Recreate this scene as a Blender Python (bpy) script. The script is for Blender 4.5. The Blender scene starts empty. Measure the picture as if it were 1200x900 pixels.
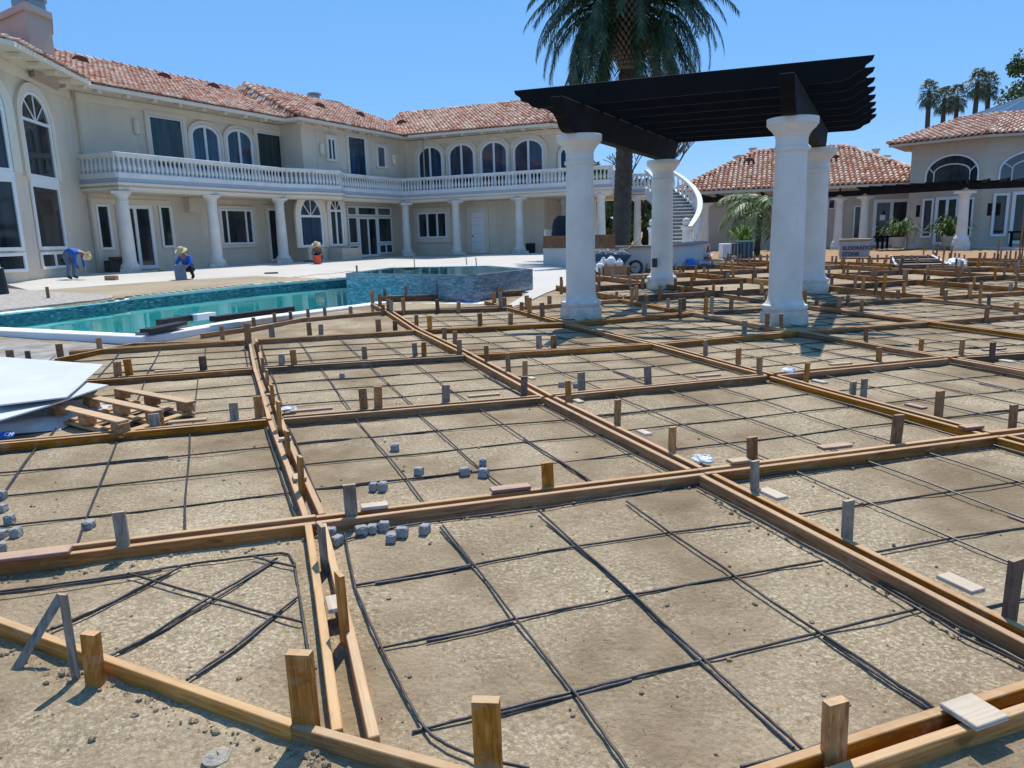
import bpy, math, random
from mathutils import Vector, Matrix, noise
random.seed(7)
sc = bpy.context.scene
COL = sc.collection
V = Vector
R = math.radians
# ------------------------------------------------------------------ camera
CH = 1.65; FPX = 867.0
pit, rol = R(11.3), R(1.57)
fw = V((0, math.cos(pit), -math.sin(pit)))
r0 = V((1, 0, 0)); u0 = r0.cross(fw)
rt = r0*math.cos(rol) - u0*math.sin(rol)
up = u0*math.cos(rol) + r0*math.sin(rol)
cam = bpy.data.cameras.new('camera'); camo = bpy.data.objects.new('camera', cam); COL.objects.link(camo)
cam.sensor_width = 36; cam.lens = FPX/1200*36; cam.clip_end = 3000; cam.clip_start = .05
M = Matrix.Identity(4)
for k in range(3):
    M[k][0] = rt[k]; M[k][1] = up[k]; M[k][2] = -fw[k]
M[2][3] = CH
camo.matrix_world = M
sc.camera = camo
# ------------------------------------------------------------------ survey helpers: photo measurement -> place in the world
def ray(px, py): return fw + rt*((px-600)/FPX) - up*((py-450)/FPX)
def gz(px, py, z):
    d = ray(px, py); t = (z-CH)/d.z
    return V((d.x*t, d.y*t, z))
def smooth(a, b, x):
    t = max(0, min(1, (x-a)/(b-a))); return t*t*(3-2*t)
def Hf(x, y):
    cap = .62 - .24*smooth(5, 13, x)
    z = .0217*max(y, 0)
    return z if z < cap else cap
def gd(px, py, dz=0.0):
    z = .1
    for _ in range(40):
        p = gz(px, py, z); z2 = Hf(p.x, p.y)+dz
        z = z*.5+z2*.5
        if z > 1.5: z = 1.5
    return gz(px, py, z)
def atY(px, py, Y):
    d = ray(px, py); t = Y/d.y; return V((d.x*t, Y, CH+d.z*t))
class Pl:
    """vertical facade plane: s along azimuth az, o outwards"""
    def __init__(s, x, y, az, n=0, flip=1):
        a = R(az); s.d = V((math.sin(a), math.cos(a), 0)); s.n = V((math.cos(a), -math.sin(a), 0))*flip
        s.p = V((x, y, 0)) + s.n*n; s.az = az
    def pt(s, u, o, z): return s.p + s.d*u + s.n*o + V((0, 0, z))
    def px(s, x, y):
        r = ray(x, y); nn = s.n
        t = s.p.dot(nn)/(r.x*nn.x + r.y*nn.y)
        q = r*t; return (q-s.p).dot(s.d), q.z+CH
def inpoly(x, y, P):
    c = False; n = len(P)
    for i in range(n):
        x1, y1 = P[i][0], P[i][1]; x2, y2 = P[i-1][0], P[i-1][1]
        if (y1 > y) != (y2 > y) and x < (x2-x1)*(y-y1)/(y2-y1)+x1: c = not c
    return c
# ------------------------------------------------------------------ materials
def mat(name, col, rough=.8, metal=0, spec=.5):
    m = bpy.data.materials.new(name); m.use_nodes = True
    b = m.node_tree.nodes['Principled BSDF']
    b.inputs['Base Color'].default_value = (*col, 1); b.inputs['Roughness'].default_value = rough
    b.inputs['Metallic'].default_value = metal; b.inputs['Specular IOR Level'].default_value = spec
    return m
class NT:
    def __init__(s, m): s.t = m.node_tree; s.b = s.t.nodes['Principled BSDF']
    def n(s, ty, **k):
        q = s.t.nodes.new(ty)
        for a, v in k.items():
            if a.startswith('i_'): q.inputs[a[2:].replace('_', ' ')].default_value = v
            else: setattr(q, a, v)
        return q
    def l(s, a, b): s.t.links.new(a, b)
    def coord(s, kind='Object', scale=(1, 1, 1), loc=(0, 0, 0)):
        tc = s.n('ShaderNodeTexCoord'); mp = s.n('ShaderNodeMapping')
        mp.inputs['Scale'].default_value = scale; mp.inputs['Location'].default_value = loc
        s.l(tc.outputs[kind], mp.inputs['Vector']); return mp.outputs[0]
    def noise(s, vec, scale, detail=4, rough=.55, dist=0):
        q = s.n('ShaderNodeTexNoise'); q.inputs['Scale'].default_value = scale; q.inputs['Detail'].default_value = detail
        q.inputs['Roughness'].default_value = rough; q.inputs['Distortion'].default_value = dist
        s.l(vec, q.inputs['Vector']); return q.outputs['Fac']
    def ramp(s, fac, stops):
        q = s.n('ShaderNodeValToRGB'); e = q.color_ramp.elements
        while len(e) < len(stops): e.new(.5)
        for i, (p, c) in enumerate(stops):
            e[i].position = p; e[i].color = (*c, 1) if len(c) == 3 else c
        s.l(fac, q.inputs[0]); return q.outputs[0]
    def mix(s, fac, a, b, mode='MIX'):
        q = s.n('ShaderNodeMix', data_type='RGBA', blend_type=mode)
        for sock, v in ((q.inputs[0], fac), (q.inputs[6], a), (q.inputs[7], b)):
            if hasattr(v, 'links'): s.l(v, sock)
            elif isinstance(v, (int, float)): sock.default_value = v
            else: sock.default_value = (*v, 1)
        return q.outputs[2]
    def math(s, op, a, b=None):
        q = s.n('ShaderNodeMath', operation=op)
        for sock, v in ((q.inputs[0], a), (q.inputs[1], b)):
            if v is None: continue
            if hasattr(v, 'links'): s.l(v, sock)
            else: sock.default_value = v
        return q.outputs[0]
    def bump(s, h, st=.3, dist=.01):
        q = s.n('ShaderNodeBump'); q.inputs['Strength'].default_value = st; q.inputs['Distance'].default_value = dist
        s.l(h, q.inputs['Height']); s.l(q.outputs[0], s.b.inputs['Normal']); return q
    def color(s, c): s.l(c, s.b.inputs['Base Color'])

def dirty(name, col, rough=.75, amt=.25, scale=1.2, bump=.25, fine=60, spec=.4):
    m = mat(name, col, rough, 0, spec); t = NT(m); v = t.coord()
    a = t.noise(v, scale, 5, .6); b = t.noise(v, fine, 3, .6)
    dk = tuple(c*(1-amt) for c in col); lt = tuple(min(1, c*(1+amt*.4)) for c in col)
    c = t.ramp(a, [(.3, dk), (.7, lt)])
    c = t.mix(t.math('MULTIPLY', b, .25), c, tuple(x*.7 for x in col)); t.color(c)
    t.bump(b, bump, .01); return m
def streaky(name, col):
    m = dirty(name, col, .9, .14, .5, .3, 40); t = NT(m); src = t.b.inputs['Base Color'].links[0].from_socket
    st = t.noise(t.coord('Object', (1.6, 1.6, .12)), 1.5, 5, .65); bl = t.noise(t.coord(), .35, 4, .6)
    c = t.mix(t.math('MULTIPLY', t.ramp(st, [(.5, (0, 0, 0)), (.75, (1, 1, 1))]), .5), src, tuple(x*.66 for x in col))
    c = t.mix(t.math('MULTIPLY', t.ramp(bl, [(.45, (0, 0, 0)), (.6, (1, 1, 1))]), .18), c, tuple(min(1, x*1.2) for x in col))
    t.color(c); return m
STUCCO = streaky('stucco', (.72, .62, .49))
STUCCO_TRIM = dirty('stucco_trim', (.78, .68, .55), .9, .1, .6, .2, 40)
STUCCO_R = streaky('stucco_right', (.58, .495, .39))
WHITE = dirty('white_painted_stone', (.74, .73, .70), .7, .16, 1.6, .2, 30)
WHITE_COL = dirty('painted_column', (.76, .71, .635), .7, .13, 2.2, .4, 50)
_t = NT(WHITE_COL); _src = _t.b.inputs['Base Color'].links[0].from_socket; _tc = _t.n('ShaderNodeTexCoord'); _sx = _t.n('ShaderNodeSeparateXYZ'); _t.l(_tc.outputs['Object'], _sx.inputs[0])
_low = _t.ramp(_sx.outputs['Z'], [(.0, (1, 1, 1)), (.45, (0, 0, 0))]); _nn = _t.ramp(_t.noise(_t.coord(), 7, 5, .7), [(.42, (0, 0, 0)), (.62, (1, 1, 1))])
_c = _t.mix(_t.math('MULTIPLY', _t.math('MULTIPLY', _low, _nn), .6), _src, (.34, .27, .19))
_st = _t.ramp(_t.noise(_t.coord('Object', (5, 5, 1.6)), 2.2, 6, .7), [(.60, (0, 0, 0)), (.68, (1, 1, 1))])
_t.color(_t.mix(_t.math('MULTIPLY', _st, .14), _c, (.36, .33, .30)))
FRAME = mat('white_frame', (.78, .78, .77), .4)
GREYBAND = dirty('grey_band', (.42, .45, .5), .7, .1, 1)
def glassmat(name, col, st=.35):
    m = mat(name, col, .05, 0, .5); t = NT(m); v = t.coord()
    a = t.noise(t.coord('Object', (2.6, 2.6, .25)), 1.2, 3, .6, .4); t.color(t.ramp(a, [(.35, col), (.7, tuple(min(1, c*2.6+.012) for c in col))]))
    t.bump(t.noise(v, .7, 1), .04, .02); return m
GLASS = glassmat('window_glass', (.010, .014, .018))
GLASS_B = glassmat('window_glass_blue', (.012, .028, .05))
GLASS_G = glassmat('window_glass_green', (.010, .022, .022))
GLASS_L = mat('pale_glass', (.10, .115, .13), .08, 0, .5)

def soil_mat():
    m = mat('soil', (.25, .2, .15), .95, 0, .15); t = NT(m); v = t.coord()
    big = t.noise(v, .22, 4, .6); mid = t.noise(v, 1.6, 6, .65, .3); fine = t.noise(v, 26, 6, .7); sp = t.noise(v, 120, 3, .7)
    c = t.ramp(mid, [(.28, (.19, .135, .078)), (.48, (.265, .197, .12)), (.62, (.35, .27, .172)), (.8, (.52, .42, .285))])
    c = t.mix(t.math('MULTIPLY', t.ramp(big, [(.45, (0, 0, 0)), (.62, (1, 1, 1))]), .6), c, (.20, .142, .082))
    # pale speckle of dry crushed bits in patches
    patch = t.ramp(t.noise(v, .9, 4, .6), [(.40, (0, 0, 0)), (.60, (1, 1, 1))])
    spk = t.ramp(t.noise(v, 52, 7, .85), [(.50, (0, 0, 0)), (.58, (1, 1, 1))])
    c = t.mix(t.math('MULTIPLY', patch, .3), c, (.48, .385, .255))
    c = t.mix(t.math('MULTIPLY', t.math('MULTIPLY', patch, spk), .7), c, (.74, .63, .44))
    dk = t.ramp(fine, [(.3, (1, 1, 1)), (.45, (0, 0, 0))])
    c = t.mix(t.math('MULTIPLY', dk, .6), c, (.16, .115, .07))
    dk2 = t.ramp(sp, [(.32, (1, 1, 1)), (.44, (0, 0, 0))])
    c = t.mix(t.math('MULTIPLY', dk2, .4), c, (.12, .09, .06))
    # far right yard is more orange
    tc = t.n('ShaderNodeTexCoord'); sx = t.n('ShaderNodeSeparateXYZ'); t.l(tc.outputs['Object'], sx.inputs[0])
    far = t.ramp(t.math('MULTIPLY', sx.outputs['Y'], .02), [(.40, (0, 0, 0)), (.52, (1, 1, 1))])
    nz = t.ramp(t.noise(v, .35, 4), [(.35, (.33, .215, .13)), (.65, (.42, .235, .115))])
    c = t.mix(t.math('MULTIPLY', far, .8), c, nz)
    t.color(c)
    vo = t.n('ShaderNodeTexVoronoi'); vo.inputs['Scale'].default_value = 38; t.l(v, vo.inputs['Vector'])
    hsum = t.math('ADD', t.math('MULTIPLY', fine, 1.0), t.math('ADD', t.math('MULTIPLY', mid, .6), t.math('MULTIPLY', sp, .45)))
    hsum = t.math('SUBTRACT', hsum, t.math('MULTIPLY', vo.outputs['Distance'], .5))
    t.bump(hsum, .72, .018)
    return m
SOIL = soil_mat()
def conc(name, col, gr=.12):
    m = dirty(name, col, .9, gr, .35, .15, 25, .2); return m
CONCRETE = conc('white_concrete', (.57, .54, .485))
WETCONC = dirty('fresh_concrete', (.36, .29, .19), .8, .25, .5, .2, 30)
GRAVELMAT = dirty('gravel_mat', (.45, .41, .36), .95, .5, 9, 1.0, 45)
COPING = dirty('coping', (.80, .80, .80), .8, .1, 1, .15, 30)
def wood(name, c1, c2, c3, axis=0, rough=.7):
    m = mat(name, c1, rough, 0, .3); t = NT(m)
    sc3 = [22, 22, 22]; sc3[axis] = 1.1
    oi = t.n('ShaderNodeObjectInfo'); tc = t.n('ShaderNodeTexCoord'); ad = t.n('ShaderNodeVectorMath', operation='ADD')
    cmb = t.n('ShaderNodeCombineXYZ'); ra = t.math('MULTIPLY', oi.outputs['Random'], 37.0)
    for k in range(3): t.l(ra, cmb.inputs[k])
    t.l(tc.outputs['Object'], ad.inputs[0]); t.l(cmb.outputs[0], ad.inputs[1])
    mp = t.n('ShaderNodeMapping'); mp.inputs['Scale'].default_value = sc3; t.l(ad.outputs[0], mp.inputs['Vector'])
    s2 = [6, 6, 6]; s2[axis] = 2.2
    mp2 = t.n('ShaderNodeMapping'); mp2.inputs['Scale'].default_value = s2; t.l(ad.outputs[0], mp2.inputs['Vector'])
    a = t.noise(mp.outputs[0], 1.6, 7, .68, 1.2); blot = t.noise(ad.outputs[0], 3.0, 4, .6)
    c = t.ramp(a, [(.34, tuple(x*.75 for x in c2)), (.5, c1), (.64, c3)])
    c = t.mix(t.math('MULTIPLY', t.ramp(blot, [(.45, (0, 0, 0)), (.7, (1, 1, 1))]), .45), c, tuple(x*.45 for x in c1))
    # dust of soil, and lot-to-lot difference
    hs = t.n('ShaderNodeHueSaturation'); t.l(c, hs.inputs['Color'])
    t.l(t.math('ADD', t.math('MULTIPLY', oi.outputs['Random'], .4), .75), hs.inputs['Value'])
    r2 = t.math('FRACT', t.math('MULTIPLY', oi.outputs['Random'], 7.31)); t.l(t.math('ADD', t.math('MULTIPLY', r2, .3), .85), hs.inputs['Saturation'])
    # dust and dried slurry lie on faces that look up
    ge = t.n('ShaderNodeNewGeometry'); sx = t.n('ShaderNodeSeparateXYZ'); t.l(ge.outputs['Normal'], sx.inputs[0])
    mud = t.ramp(t.noise(ad.outputs[0], 5.5, 6, .72), [(.56, (0, 0, 0)), (.66, (1, 1, 1))])
    knot = t.ramp(t.noise(mp2.outputs[0], 2.2, 1, .5), [(.70, (0, 0, 0)), (.76, (1, 1, 1))])
    base = t.mix(t.math('MULTIPLY', knot, .7), hs.outputs[0], tuple(x*.28 for x in c1))
    base = t.mix(t.math('MULTIPLY', mud, .5), base, (.36, .29, .20))
    du = t.noise(ad.outputs[0], 9, 5, .65)
    upf = t.math('MULTIPLY', t.ramp(sx.outputs['Z'], [(.6, (0, 0, 0)), (.9, (1, 1, 1))]), t.math('ADD', t.math('MULTIPLY', du, .9), .05))
    c = t.mix(t.math('MINIMUM', upf, .5), base, (.62, .46, .28))
    # soil smeared up the lower sides
    t.color(c); t.bump(a, .35, .004); return m
WB = wood('form_lumber', (.36, .145, .038), (.20, .075, .02), (.48, .22, .066))
WB_G = wood('weathered_lumber', (.16, .082, .042), (.09, .045, .024), (.23, .14, .078))
WB_P = wood('pale_lumber', (.46, .24, .09), (.32, .15, .05), (.57, .34, .15))
WS_O = wood('stake_orange', (.44, .20, .065), (.30, .12, .035), (.56, .30, .11), 2)
WS_B = wood('stake_brown', (.28, .15, .08), (.2, .1, .05), (.36, .21, .11), 2)
WS_G = wood('stake_grey', (.27, .235, .19), (.19, .165, .135), (.36, .32, .26), 2)
WS_D = wood('stake_dark', (.12, .075, .055), (.09, .05, .035), (.16, .1, .07), 2)
PLATE_W = wood('plate_white', (.55, .50, .44), (.42, .38, .33), (.66, .62, .55))
PLATE_P = wood('plate_purple', (.30, .165, .15), (.22, .115, .1), (.36, .22, .2))
PLATE_T = wood('plate_tan', (.42, .28, .18), (.34, .2, .12), (.5, .36, .24))
REBAR = mat('rebar_steel', (.05, .05, .052), .5, .35); _t = NT(REBAR); _v = _t.coord()
_t.color(_t.ramp(_t.noise(_v, 30, 4), [(.45, (.045, .047, .052)), (.75, (.11, .07, .045))])); _t.bump(_t.noise(_v, 160, 2), .5, .002)
BEAM = dirty('dark_stained_timber', (.008, .0068, .007), .8, .4, 3, .3, 20, .2)
BEAM_R = dirty('brown_stained_timber', (.016, .012, .011), .8, .4, 3, .3, 20, .15)
BLOCKM = dirty('cement_block', (.36, .36, .36), .95, .3, 20, .7, 120)
BLUE = dirty('blue_cloth', (.015, .12, .50), .8, .35, 6, .4, 20)
JEANS = dirty('jeans', (.12, .17, .24), .9, .2, 8, .2, 60)
DARKCLOTH = dirty('dark_cloth', (.02, .022, .03), .9, .2, 8, .2, 60)
SKIN = mat('skin', (.28, .14, .08), .6)
STRAW = dirty('straw', (.62, .48, .28), .9, .2, 30, .5, 120)
BLACKP = mat('black_plastic', (.012, .013, .016), .35)
def tilemat():
    m = mat('roof_tile', (.5, .2, .12), .85, 0, .2); t = NT(m); v = t.coord()
    at = t.n('ShaderNodeAttribute', attribute_name='tint'); 
    f = t.noise(v, 6, 4, .6)
    c = t.mix(t.math('MULTIPLY', f, .35), at.outputs['Color'], (.30, .16, .11)); t.color(c); t.bump(t.noise(v, 25, 3), .3, .01); return m
TILE = tilemat()
def mosaic(name, cols, sx=1.0):
    m = mat(name, cols[0], .12, 0, .8); t = NT(m)
    at = t.n('ShaderNodeTexCoord'); mp = t.n('ShaderNodeMapping'); mp.inputs['Scale'].default_value = (11, 11, 38); t.l(at.outputs['Object'], mp.inputs['Vector'])
    vo = t.n('ShaderNodeTexVoronoi', distance='CHEBYCHEV'); vo.inputs['Scale'].default_value = 1; vo.inputs['Randomness'].default_value = .8; t.l(mp.outputs[0], vo.inputs['Vector'])
    sep = t.n('ShaderNodeSeparateColor'); t.l(vo.outputs['Color'], sep.inputs[0])
    c = t.ramp(sep.outputs[0], [(i/(len(cols)-1), q) for i, q in enumerate(cols)]); t.color(c)
    t.bump(sep.outputs[1], .12, .005)
    return m
MOSAIC = mosaic('glass_mosaic', [(.008, .035, .07), (.02, .09, .13), (.05, .15, .19), (.015, .06, .10), (.16, .28, .32)])
PLASTER = dirty('pool_plaster', (.30, .92, .88), .6, .08, .4, .1, 8)
# ------------------------------------------------------------------ mesh helpers
def finish(me, m, smoothf=False):
    if isinstance(m, (list, tuple)):
        for x in m: me.materials.append(x)
    elif m: me.materials.append(m)
    if smoothf:
        for p in me.polygons: p.use_smooth = True
class MB:
    def __init__(s): s.v = []; s.f = []; s.mi = []; s.cur = 0; s.sm = False
    def add(s, vs, fs):
        b = len(s.v); s.v += [V(x) for x in vs]; s.f += [tuple(b+i for i in f) for f in fs]; s.mi += [s.cur]*len(fs); return s
    def obox(s, o, a, b, c):  # origin corner + 3 edge vectors
        o, a, b, c = V(o), V(a), V(b), V(c)
        P = [o, o+a, o+a+b, o+b, o+c, o+a+c, o+a+b+c, o+b+c]
        if a.cross(b).dot(c) < 0:
            return s.add(P, [(0, 1, 2, 3), (4, 7, 6, 5), (0, 4, 5, 1), (1, 5, 6, 2), (2, 6, 7, 3), (3, 7, 4, 0)])
        return s.add(P, [(3, 2, 1, 0), (5, 6, 7, 4), (1, 5, 4, 0), (2, 6, 5, 1), (3, 7, 6, 2), (0, 4, 7, 3)])
    def box(s, c, sz, rz=0):
        c = V(c); a = V((math.cos(rz), math.sin(rz), 0))*sz[0]; b = V((-math.sin(rz), math.cos(rz), 0))*sz[1]; u = V((0, 0, sz[2]))
        return s.obox(c-a/2-b/2-u/2, a, b, u)
    def pb(s, pl, s0, s1, o0, o1, z0, z1):
        return s.obox(pl.pt(s0, o0, z0), pl.d*(s1-s0), pl.n*(o1-o0), V((0, 0, z1-z0)))
    def prism(s, poly, ex):  # poly 3D pts, extrude vector
        ex = V(ex); P = [V(p) for p in poly]; n = len(P)
        nn = V((0, 0, 0))
        for i in range(n): nn += P[i].cross(P[(i+1) % n])
        if nn.dot(ex) > 0: P.reverse()
        fs = [tuple(range(n)), tuple(range(2*n-1, n-1, -1))]
        for i in range(n): j = (i+1) % n; fs.append((i, n+i, n+j, j))
        return s.add(P+[p+ex for p in P], fs)
    def lathe(s, c, prof, seg=16, sq=0):
        c = V(c); vs = []; fs = []
        for (r, z) in prof:
            for k in range(seg):
                a = 2*math.pi*(k+.5)/seg
                vs.append(c+V((r*math.cos(a), r*math.sin(a), z)))
        for i in range(len(prof)-1):
            for k in range(seg):
                k2 = (k+1) % seg; fs.append((i*seg+k, i*seg+k2, (i+1)*seg+k2, (i+1)*seg+k))
        fs.append(tuple(reversed(range(seg)))); fs.append(tuple((len(prof)-1)*seg+k for k in range(seg)))
        return s.add(vs, fs)
    def tube(s, pts, r, seg=6, r2=None, closed=False):
        pts = [V(p) for p in pts]; vs = []; fs = []; n = len(pts)
        for i, p in enumerate(pts):
            d = (pts[min(i+1, n-1)]-pts[max(i-1, 0)]).normalized()
            a = d.cross(V((0, 0, 1)));
            if a.length < .05: a = d.cross(V((0, 1, 0)))
            a.normalize(); b = a.cross(d)
            rr = r if r2 is None else r+(r2-r)*i/max(1, n-1)
            for k in range(seg):
                t = 2*math.pi*k/seg; vs.append(p+a*math.cos(t)*rr+b*math.sin(t)*rr)
        for i in range(n-1):
            for k in range(seg):
                k2 = (k+1) % seg; fs.append((i*seg+k2, i*seg+k, (i+1)*seg+k, (i+1)*seg+k2))
        fs.append(tuple(range(seg))); fs.append(tuple((n-1)*seg+k for k in reversed(range(seg))))
        return s.add(vs, fs)
    def ball(s, c, r, seg=10, rings=7, sz=1, jit=0):
        prof = [];
        vs = []; fs = []; c = V(c)
        for i in range(rings+1):
            ph = math.pi*i/rings
            for k in range(seg):
                a = 2*math.pi*k/seg; q = 1+random.uniform(-jit, jit)
                vs.append(c+V((r*q*math.sin(ph)*math.cos(a), r*q*math.sin(ph)*math.sin(a), r*sz*q*math.cos(ph))))
        for i in range(rings):
            for k in range(seg):
                k2 = (k+1) % seg; fs.append((i*seg+k, (i+1)*seg+k, (i+1)*seg+k2, i*seg+k2))
        return s.add(vs, fs)
    def build(s, name, m, parent=None, origin=None, smoothf=None, kind=None, label=None, bevel=0):
        o0 = V(origin) if origin is not None else (parent['_w'] if False else V((0, 0, 0)))
        if parent is not None and origin is None: o0 = WORLD[parent.name]
        me = bpy.data.meshes.new(name)
        me.from_pydata([v-o0 for v in s.v], [], s.f); finish(me, m, s.sm if smoothf is None else smoothf)
        if isinstance(m, (list, tuple)):
            me.polygons.foreach_set('material_index', s.mi)
        me.update()
        o = bpy.data.objects.new(name, me); COL.objects.link(o)
        if parent is None: o.location = o0; WORLD[o.name] = V(o0)
        else:
            o.parent = parent; o.location = o0-WORLD[parent.name]; WORLD[o.name] = V(o0)
        if kind: o['kind'] = kind
        if label: o['label'] = label
        if bevel:
            b = o.modifiers.new('bevel', 'BEVEL'); b.width = bevel; b.segments = 1; b.limit_method = 'ANGLE'
        return o
WORLD = {}
def tag(o, label, cat, group=None):
    o['label'] = label; o['category'] = cat
    if group: o['group'] = group
    return o
def empty(name, loc, label, cat, group=None, rz=0):
    o = bpy.data.objects.new(name, None); COL.objects.link(o); o.location = loc; o.rotation_euler.z = rz
    o.empty_display_size = .2; WORLD[o.name] = V(loc); return tag(o, label, cat, group)
def autosm(o, ang=40):
    me = o.data
    for p in me.polygons: p.use_smooth = True
    me.set_sharp_from_angle(angle=R(ang)); return o
# ================================================================== GROUND, POOL, PATIO
ZC = .36; ZW = .17
near_in = [gz(0, 383, ZC), gz(172, 391.5, ZC), gz(290, 372, ZC), gz(415, 357, ZC), gz(470, 349.5, ZC)]
far_in = [gz(0, 367.5, ZC), gz(131, 353, ZC), gz(152, 349.5, ZC), gz(300, 334.5, ZC), gz(413, 325.5, ZC)]
dl = (near_in[0]-near_in[1]).normalized(); df = (far_in[0]-far_in[1]).normalized()
near_in.insert(0, near_in[0]+dl*3.0); far_in.insert(0, V((near_in[0].x-.6, near_in[0].y+1.6, ZC)))
ZS = .88
spaA = V((-3.95, 18.1, 0)); spaB = V((-.74, 15.3, 0)); spaC = V((.56, 17.6, 0)); spaD = V((-.55, 20.4, 0)); spaE = V((-3.3, 20.9, 0))
SPA = [spaA, spaB, spaC, spaD, spaE]
pool_poly = near_in + [V((-1.9, 16.2, ZC)), V((-3.0, 19.5, ZC)), V((-4.2, 22.5, ZC)), V((-5.3, 24.8, ZC))] + list(reversed(far_in))
Fp, Fd = far_in[2], (far_in[4]-far_in[3]).normalized()
Fn = V((-Fd.y, Fd.x, 0))
def ZP(x, y):   # patio surface height
    d = (V((x, y, 0))-V((Fp.x, Fp.y, 0))).dot(Fn)
    a = min(.65, .38+.03*max(d, 0))
    b = min(.65, Hf(x, y)+.03)
    w = smooth(-5.0, -1.0, x + (y-18)*.0)
    return a*(1-w)+b*w
def gp(px, py, dz=0):
    z = .4
    for _ in range(40):
        p = gz(px, py, z); z = .5*z+.5*(ZP(p.x, p.y)+dz)
    return gz(px, py, z)
patio_poly = [gp(9, 333.5), gp(37, 341), gp(132, 347.5)] + [V(p) for p in far_in[3:]] + [V((-4.2, 22.5, 0)), V((-3.2, 20.5, 0)), V((-.5, 18.5, 0)), V((.45, 16.9, 0)), gp(588, 362), gp(612, 356), gp(640, 343), gp(668, 333), gp(720, 322), gp(790, 313.5), gp(826, 307), V((10.4, 38.0, 0)), V((10.6, 44, 0)), V((10, 52, 0)), V((-8, 56, 0)), V((-24, 36, 0)), V((-21, 24.5, 0))]
def fan_rows():
    rows = []; t = -6.0
    while t < 60:
        rows.append(t)
        t += .5 if t < .8 else max(.045, (t-.8)*.0115+.045)
    while t < 900: rows.append(t); t *= 1.25
    return rows
rows = fan_rows(); NC = 260
vs = []; fs = []
def ground_h(x, y):
    z = Hf(x, y)
    p = V((x, y, 0))
    if 0 < y < 30:
        z += noise.noise(p*1.1)*.012 + noise.noise(p*3.7+V((5, 5, 0)))*.008
        if y < 9: z += noise.noise(p*13)*.0045 + noise.noise(p*31)*.0025
    # loose spoil outside of the forms in the near left corner
    if y < 4.2 and x < .4:
        d = (x+2.25)*(-.406)+(y-2.96)*(-.914)   # distance to the camera side of the edge board
        if d > -.02:
            k = smooth(.0, .25, d); z += k*(.018*noise.noise(p*6)+.03*max(0, noise.noise(p*2.3))+.012*noise.noise(p*22)) + k*.015
    if y > 22 and x > 6: z += noise.noise(p*.5)*.10*smooth(22, 27, y)
    return z
for t in rows:
    half = (t if t > 0 else 0)*1.05+5
    for c in range(NC+1):
        x = half*(2*c/NC-1)
        vs.append((x, t, ground_h(x, t)))
for i in range(len(rows)-1):
    for c in range(NC):
        a = i*(NC+1)+c
        cx = (vs[a][0]+vs[a+NC+2][0])/2; cy = (vs[a][1]+vs[a+NC+2][1])/2
        q = [vs[a], vs[a+1], vs[a+NC+2], vs[a+NC+1]]
        if 8 < cy < 30 and inpoly(cx, cy, pool_poly): continue
        if 12 < cy < 60 and (all(inpoly(v[0], v[1], patio_poly) for v in q)): continue
        fs.append((a, a+1, a+NC+2, a+NC+1))
g = MB(); g.v = [V(v) for v in vs]; g.f = fs; g.mi = [0]*len(fs)
go = g.build('ground', SOIL, smoothf=True, kind='structure')
# patio slab: triangulated sheet over a grid, clipped by polygon, with a skirt
def sheet(name, poly, hfun, m, dz=0, skirt=0, step=None, kind='structure', parent=None):
    import bmesh
    bm = bmesh.new(); vv = [bm.verts.new((p.x, p.y, 0)) for p in poly]; f = bm.faces.new(vv)
    xs = [p.x for p in poly]; ys = [p.y for p in poly]
    st = step or 1.5
    x = math.floor(min(xs))
    while x < max(xs):
        bmesh.ops.bisect_plane(bm, geom=bm.verts[:]+bm.edges[:]+bm.faces[:], plane_co=(x, 0, 0), plane_no=(1, 0, 0)); x += st
    y = math.floor(min(ys))
    while y < max(ys):
        bmesh.ops.bisect_plane(bm, geom=bm.verts[:]+bm.edges[:]+bm.faces[:], plane_co=(0, y, 0), plane_no=(0, 1, 0)); y += st
    for v in bm.verts: v.co.z = hfun(v.co.x, v.co.y)+dz
    if skirt:
        be = [e for e in bm.edges if len(e.link_faces) == 1]
        r = bmesh.ops.extrude_edge_only(bm, edges=be)
        for v in r['geom']:
            if isinstance(v, bmesh.types.BMVert): v.co.z -= skirt
    bmesh.ops.recalc_face_normals(bm, faces=bm.faces)
    up_ = sum(f.normal.z*f.calc_area() for f in bm.faces if abs(f.normal.z) > .5)
    if up_ < 0: bmesh.ops.reverse_faces(bm, faces=bm.faces)
    me = bpy.data.meshes.new(name); bm.to_mesh(me); bm.free(); me.materials.append(m)
    o = bpy.data.objects.new(name, me); COL.objects.link(o); WORLD[o.name] = V((0, 0, 0))
    if kind: o['kind'] = kind
    if parent: o.parent = parent; o.location = -WORLD[parent.name]
    return o
sheet('patio', patio_poly, ZP, CONCRETE, 0, .3)
strip = [gp(37, 341), gp(170, 331), gp(300, 323.6), gp(379, 326.3)] + [V(p)+Fn*.36 for p in (far_in[5], far_in[4], far_in[3])] + [gp(134, 346.8)]
sheet('path', strip, ZP, WETCONC, .006, .02)
gravel = [gp(-5, 338), gp(37, 341.3), gp(134, 347.2), gp(131, 351), gp(0, 365), gp(-60, 372), gp(-90, 345)]
sheet('gravel_bed', gravel, lambda x, y: max(ZP(x, y), Hf(x, y))+.02+.01*noise.noise(V((x*5, y*5, 0))), GRAVELMAT, .01, .3, .5)

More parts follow.
